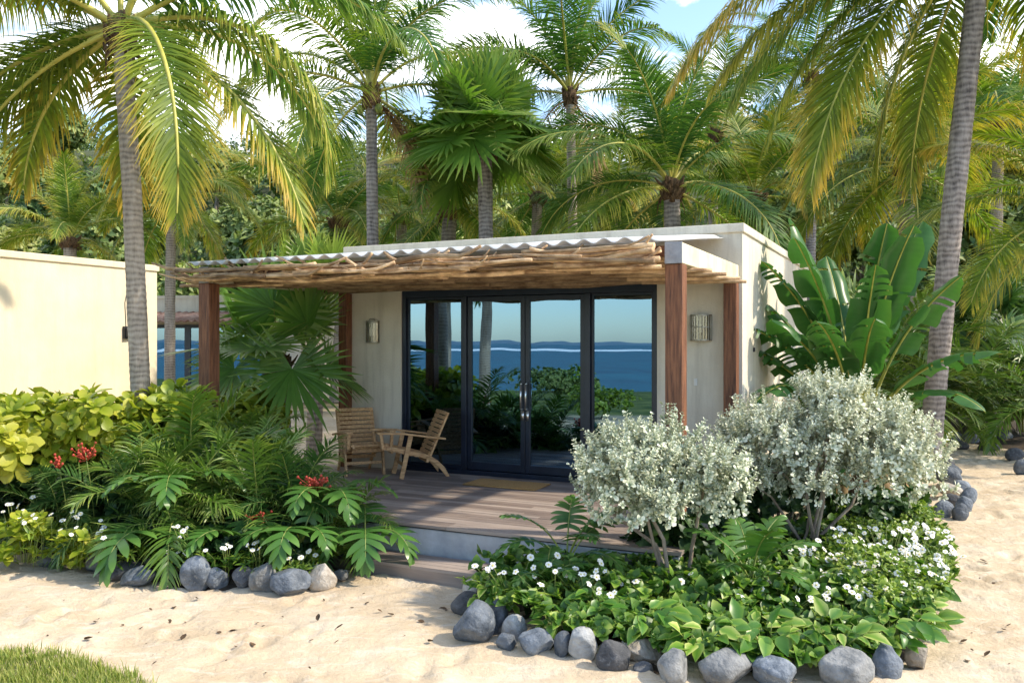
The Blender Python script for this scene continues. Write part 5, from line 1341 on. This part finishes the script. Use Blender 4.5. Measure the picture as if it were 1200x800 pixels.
for k, a in enumerate([(1122,519,21,14,'slate','first dark cobble past the leaning palm foot'), (1141,520,20,17,'slate','second dark cobble past the leaning palm foot'), (1160,519,19,16,'greystone','paler cobble mid way along the far row'), (1179,518,23,15,'slate','last big cobble in the far row before the shrub'), (1128,527,22,10,'darkstone','flat dark stone in front of the far row start'), (1163,529,26,10,'darkstone','flat dark stone in front of the far row end'),
        (1193,540,22,16,'darkstone','dark stone on the outer path edge under a shrub'), (1206,556,26,20,'slate','slate stone at the picture edge by the path')]):
    stone(a[0], a[1], a[2], a[3], a[4], a[5], GF, 980+k, cob=True)

# ------------------------------------------------------------------ litter and grass
def litter():
    rs = np.random.RandomState(41); tp = leaf_tpl([(0,.05),(.3,.30),(.7,.27),(1,.02)], .5, -.3); mes = []
    for v in range(5):
        mb = MB(); stamp(mb, tp, np.zeros((1,3)), np.array([[1.,0,0]]), np.array([[0,.2,1.]]), np.array([1.]), rs.rand(1)); mes.append(mb.mesh('fallen_leaf', M['litter']))
    spots = [(160,690),(268,697),(412,470+0)] ; n = 0
    for k in range(400):
        px = rs.uniform(0, 1200); py = 640 + 160*rs.rand()**1.3
        if px < 440 and py < 690 + (10 if 150 < px < 400 else 0): continue
        if 535 < px < 1120: continue
        if 440 <= px <= 535 and py < 690: continue
        if px < 150 and py > 755: continue
        p = gpt(px, py); o = place(mes[rs.randint(5)], 'fallen_leaf', None, (p.x, p.y, gh(p.x, p.y) + .006), sc=.018+.055*rs.rand()**2, rot=(rs.uniform(-.3,.3), rs.uniform(-.3,.3), rs.uniform(0,6.28)))
        tag(o, 'small dry brown leaf lying on the sand', 'leaf', 'dry leaves scattered on the sand'); n += 1
        if n >= 55: break
litter()
def grass():
    rs = np.random.RandomState(44); K = 15000
    poly = [gpt(x, y) for x, y in ((-160,752),(0,766),(60,770),(110,782),(150,797),(190,822),(-160,860))]
    P = np.array([[p.x, p.y] for p in poly]); q = scatter_poly(rs, poly, K)
    q = q + rs.randn(K,2)*.035
    z = np.array([gh(a_, b_) for a_, b_ in q]) - .008; h = rs.uniform(.03,.085,K); a = rs.uniform(0, 6.28, K); ln = rs.uniform(.1,.7,K)
    d = np.stack([np.cos(a), np.sin(a)], -1); wv = np.stack([-d[:,1], d[:,0], 0*a], -1)*.0028
    b = np.stack([q[:,0], q[:,1], z], -1); mid = b + np.stack([d[:,0]*h*ln*.3, d[:,1]*h*ln*.3, h*.6], -1); tip = b + np.stack([d[:,0]*h*ln, d[:,1]*h*ln, h], -1)
    V = np.stack([b-wv, b+wv, mid-wv*.8, mid+wv*.8, tip-wv*.1, tip+wv*.1], 1); C = np.zeros((K,6,3)); C[:,2:4,0] = .5; C[:,4:,0] = 1; C[:,:,2] = rs.rand(K)[:,None]
    base = np.arange(K)[:,None,None]*6; fq = np.array([[0,1,3,2],[2,3,5,4]]); mb = MB(); mb.add(V.reshape(-1,3), (base+fq[None]).reshape(-1,4), c=C.reshape(-1,3))
    tag(mb.build('lawn_grass', M['grass']), 'short sunlit grass at the near corner of the sand', 'grass', kind='stuff')
grass()

# ------------------------------------------------------------------ wooded slope
def tree_mesh(seed, h, r, mk, K=1500):
    rs = np.random.RandomState(seed); lb = lumps(rs, 13, (r*.7, r*.7, h*.25), (r*.28, r*.48)); lb = [(q + np.array((0,0,h*.68)), rr) for q, rr in lb]
    P, D = on_lumps(rs, lb, K, .35); mb = MB(); rosettes(mb, SMALL, P, D + np.array((0,0,.3)), 5, r*.16, rs, (30,95)); cr = mb.mesh('crown', M[mk])
    mb = MB(); mb.tube([(0,0,-1.5),(r*.05,0,h*.3),(0,r*.05,h*.65)], [r*.07,r*.05,r*.025], 7)
    for k in range(6): q = lb[k][0]; mb.tube([(0,0,h*(.25+.05*k)), q*.5+np.array((0,0,h*.2)), q], [r*.03,r*.02,r*.008], 5)
    return cr, mb.mesh('trunk', M['bark_pale'])
TM = [tree_mesh(70+k, 6.5, 2.6, 'forest' if k % 3 else 'forest_y') for k in range(5)]
spec = [(25,40,'dark round tree at the picture edge below the slope ridge'), (78,44,'broad dark tree on the slope behind the low bright palm'), (120,38,'tree on the slope close to the tall palm trunk'), (10,52,'high tree on the ridge at the picture edge'), (62,56,'ridge tree over the low bright palm'), (235,36,'tree behind the thin pale trunked palm'), (285,42,'bushy tree above the far bungalow'), (330,37,'pale tree between far bungalow and branch roof'), (255,54,'ridge tree behind the drooping yellow frond'), (350,52,'ridge tree behind the arching palm'),
        (1010,40,'tree on the far slope behind the banana tips'), (1085,46,'tree on the far slope under the leaning palm crown'), (1150,40,'hazy tree beside the leaning trunk top'), (1190,50,'topmost hazy tree at the picture corner'), (1120,58,'ridge tree left of the leaning trunk'), (1210,36,'large tree at the picture edge above the feather palms'), (180,48,'ridge tree beside the tall palm trunk'), (905,44,'slope tree behind the yellowing palm'), (1050,56,'ridge tree between two big hanging fronds')]
for k, (px, D, lab) in enumerate(spec):
    x = (px-600)/F*D; z = float(hill_z(x, D)); t = thing('slope_tree', lab, 'tree', (x, D, z-.6), R(k*73), 'trees on the wooded slope'); s = .85 + .35*((k*7) % 5)/5
    cr, tk = TM[k % 5]; place(cr, 'crown', t, sc=s); place(tk, 'trunk', t, sc=s)
def woods():
    rs = np.random.RandomState(77); mbs = [MB(), MB()]
    for k in range(520):
        D = rs.uniform(30, 84) if k > 120 else rs.uniform(28, 36); px = rs.uniform(-150, 1350); x = (px-600)/F*D; z = float(hill_z(x, D)); r = rs.uniform(1.0, 2.3)
        lb = [(np.array((x, D, z)) + rs.randn(3)*np.array((r*.7, r*.7, r*.35)) + np.array((0,0,r*.8)), rs.uniform(.45,.8)*r) for _ in range(5)]
        P, Dn = on_lumps(rs, lb, 190, .3); rosettes(mbs[1 if rs.rand() < .3 else 0], SMALL, P, Dn + np.array((0,0,.3)), 4, r*.19, rs, (30,95))
    tag(mbs[0].build('hillside_forest', M['forest']), 'dense green forest covering the slope', 'forest', kind='stuff')
    tag(mbs[1].build('hillside_shrubbery', M['forest_y']), 'paler yellow green bushes dotted through the slope', 'forest', kind='stuff')
woods()
# low dune shrubs toward the sea, mirrored in the glass
for k, (x, y, s) in enumerate([(-14,-3,1.0),(-11,-7,.9),(-17,1,1.1),(-9,-10,.9),(-19,-6,1.1),(-15,-11,1.0),(-22,-1,1.2),(-12,-2,.7),(-7,-6,.8),(-8.5,1.0,.9),(-11,5.5,1.0),(-24,-12,1.2)]):
    lab = ['dune shrub mirrored low in the glass nearest the sea view','low dune shrub beyond the lawn seen in the mirror glass','dense dune shrub behind the seaside palms','small dune shrub at the far end of the mirrored view','wide dune shrub on the beach crest','rounded dune shrub above the shore','tall dune shrub beyond the seaside palm','sparse dune shrub in the mirrored foreground','dune shrub near the mirrored lawn edge','shrub standing between the lawn and the palms','shrub beside the nearer seaside palm','outermost dune shrub above the water'][k]
    shrub('dune_shrub', lab, (x, y, H(x,y)), (s*.9,s*.9,s*.35), 8, (.35*s,.6*s), 220, 7, .13*s, OVAL, 'ground_leaf' if k % 2 else 'forest', 1000+k, stems=3, base_h=.1, group='dune shrubs on the seaward side')

# ------------------------------------------------------------------ light, sky, camera
SX, SY = .985, -.17
el, saz = R(43), math.atan2(SX, SY)
S = Vector((SX*math.cos(el), SY*math.cos(el), math.sin(el))).normalized()
ld = bpy.data.lights.new('sun', 'SUN'); ld.energy = 2.35; ld.angle = R(1.5); ld.color = (1, .89, .72)
lo = bpy.data.objects.new('sun', ld); COL.objects.link(lo); lo.rotation_euler = (-S).to_track_quat('-Z', 'Y').to_euler()
w = bpy.data.worlds.new('World'); scene.world = w; w.use_nodes = True; nt = w.node_tree; nt.nodes.clear()
out = nt.nodes.new('ShaderNodeOutputWorld'); bg = nt.nodes.new('ShaderNodeBackground'); bg.inputs['Strength'].default_value = .15
sky = nt.nodes.new('ShaderNodeTexSky'); sky.sky_type = 'NISHITA'; sky.sun_disc = False; sky.sun_elevation = el; sky.sun_rotation = saz; sky.air_density = 1.0; sky.dust_density = .6; sky.ozone_density = 1.5
tc = nt.nodes.new('ShaderNodeTexCoord'); mp = nt.nodes.new('ShaderNodeMapping'); mp.inputs['Scale'].default_value = (1,1,2.2); mp.inputs['Location'].default_value = (.35,.2,.1); L(nt, tc, 'Generated', mp, 'Vector')
nz = N(nt, 'ShaderNodeTexNoise', Scale=4.2, Detail=8., Roughness=.58, Distortion=.25); L(nt, mp, 'Vector', nz, 'Vector')
rp = ramp(nt, [(.44,(0,0,0)),(.60,(1,1,1))]); L(nt, nz, 'Fac', rp, 'Fac')
# cloud lies mostly over the land (+y); the sea side is clear
sx = nt.nodes.new('ShaderNodeSeparateXYZ'); L(nt, tc, 'Generated', sx, 'Vector')
land = N(nt, 'ShaderNodeMapRange', **{'From Min': -.4, 'From Max': .4}); L(nt, sx, 'Y', land, 'Value')
f = mathn(nt, 'MULTIPLY', rp.outputs['Color'], land.outputs[0])
mix = mixcol(nt, f, sky.outputs['Color'], (9.5, 9.4, 9.0))
nt.links.new(mix, bg.inputs['Color']); L(nt, bg, 0, out, 'Surface')
cd = bpy.data.cameras.new('camera'); cam = bpy.data.objects.new('camera', cd); COL.objects.link(cam); scene.camera = cam
cam.location = (0, 0, CAMZ); cam.rotation_euler = (R(90), 0, 0); cd.sensor_width = 36; cd.lens = 30; cd.shift_y = .00167; cd.clip_end = 9000; cd.clip_start = .05
vs = scene.view_settings; vs.view_transform = 'Standard'; vs.look = 'None'; vs.gamma = 1; vs.exposure = 1.35; vs.use_curve_mapping = False
scene.cycles.use_denoising = True; scene.cycles.max_bounces = 8; scene.cycles.transparent_max_bounces = 12; scene.cycles.sample_clamp_indirect = 6
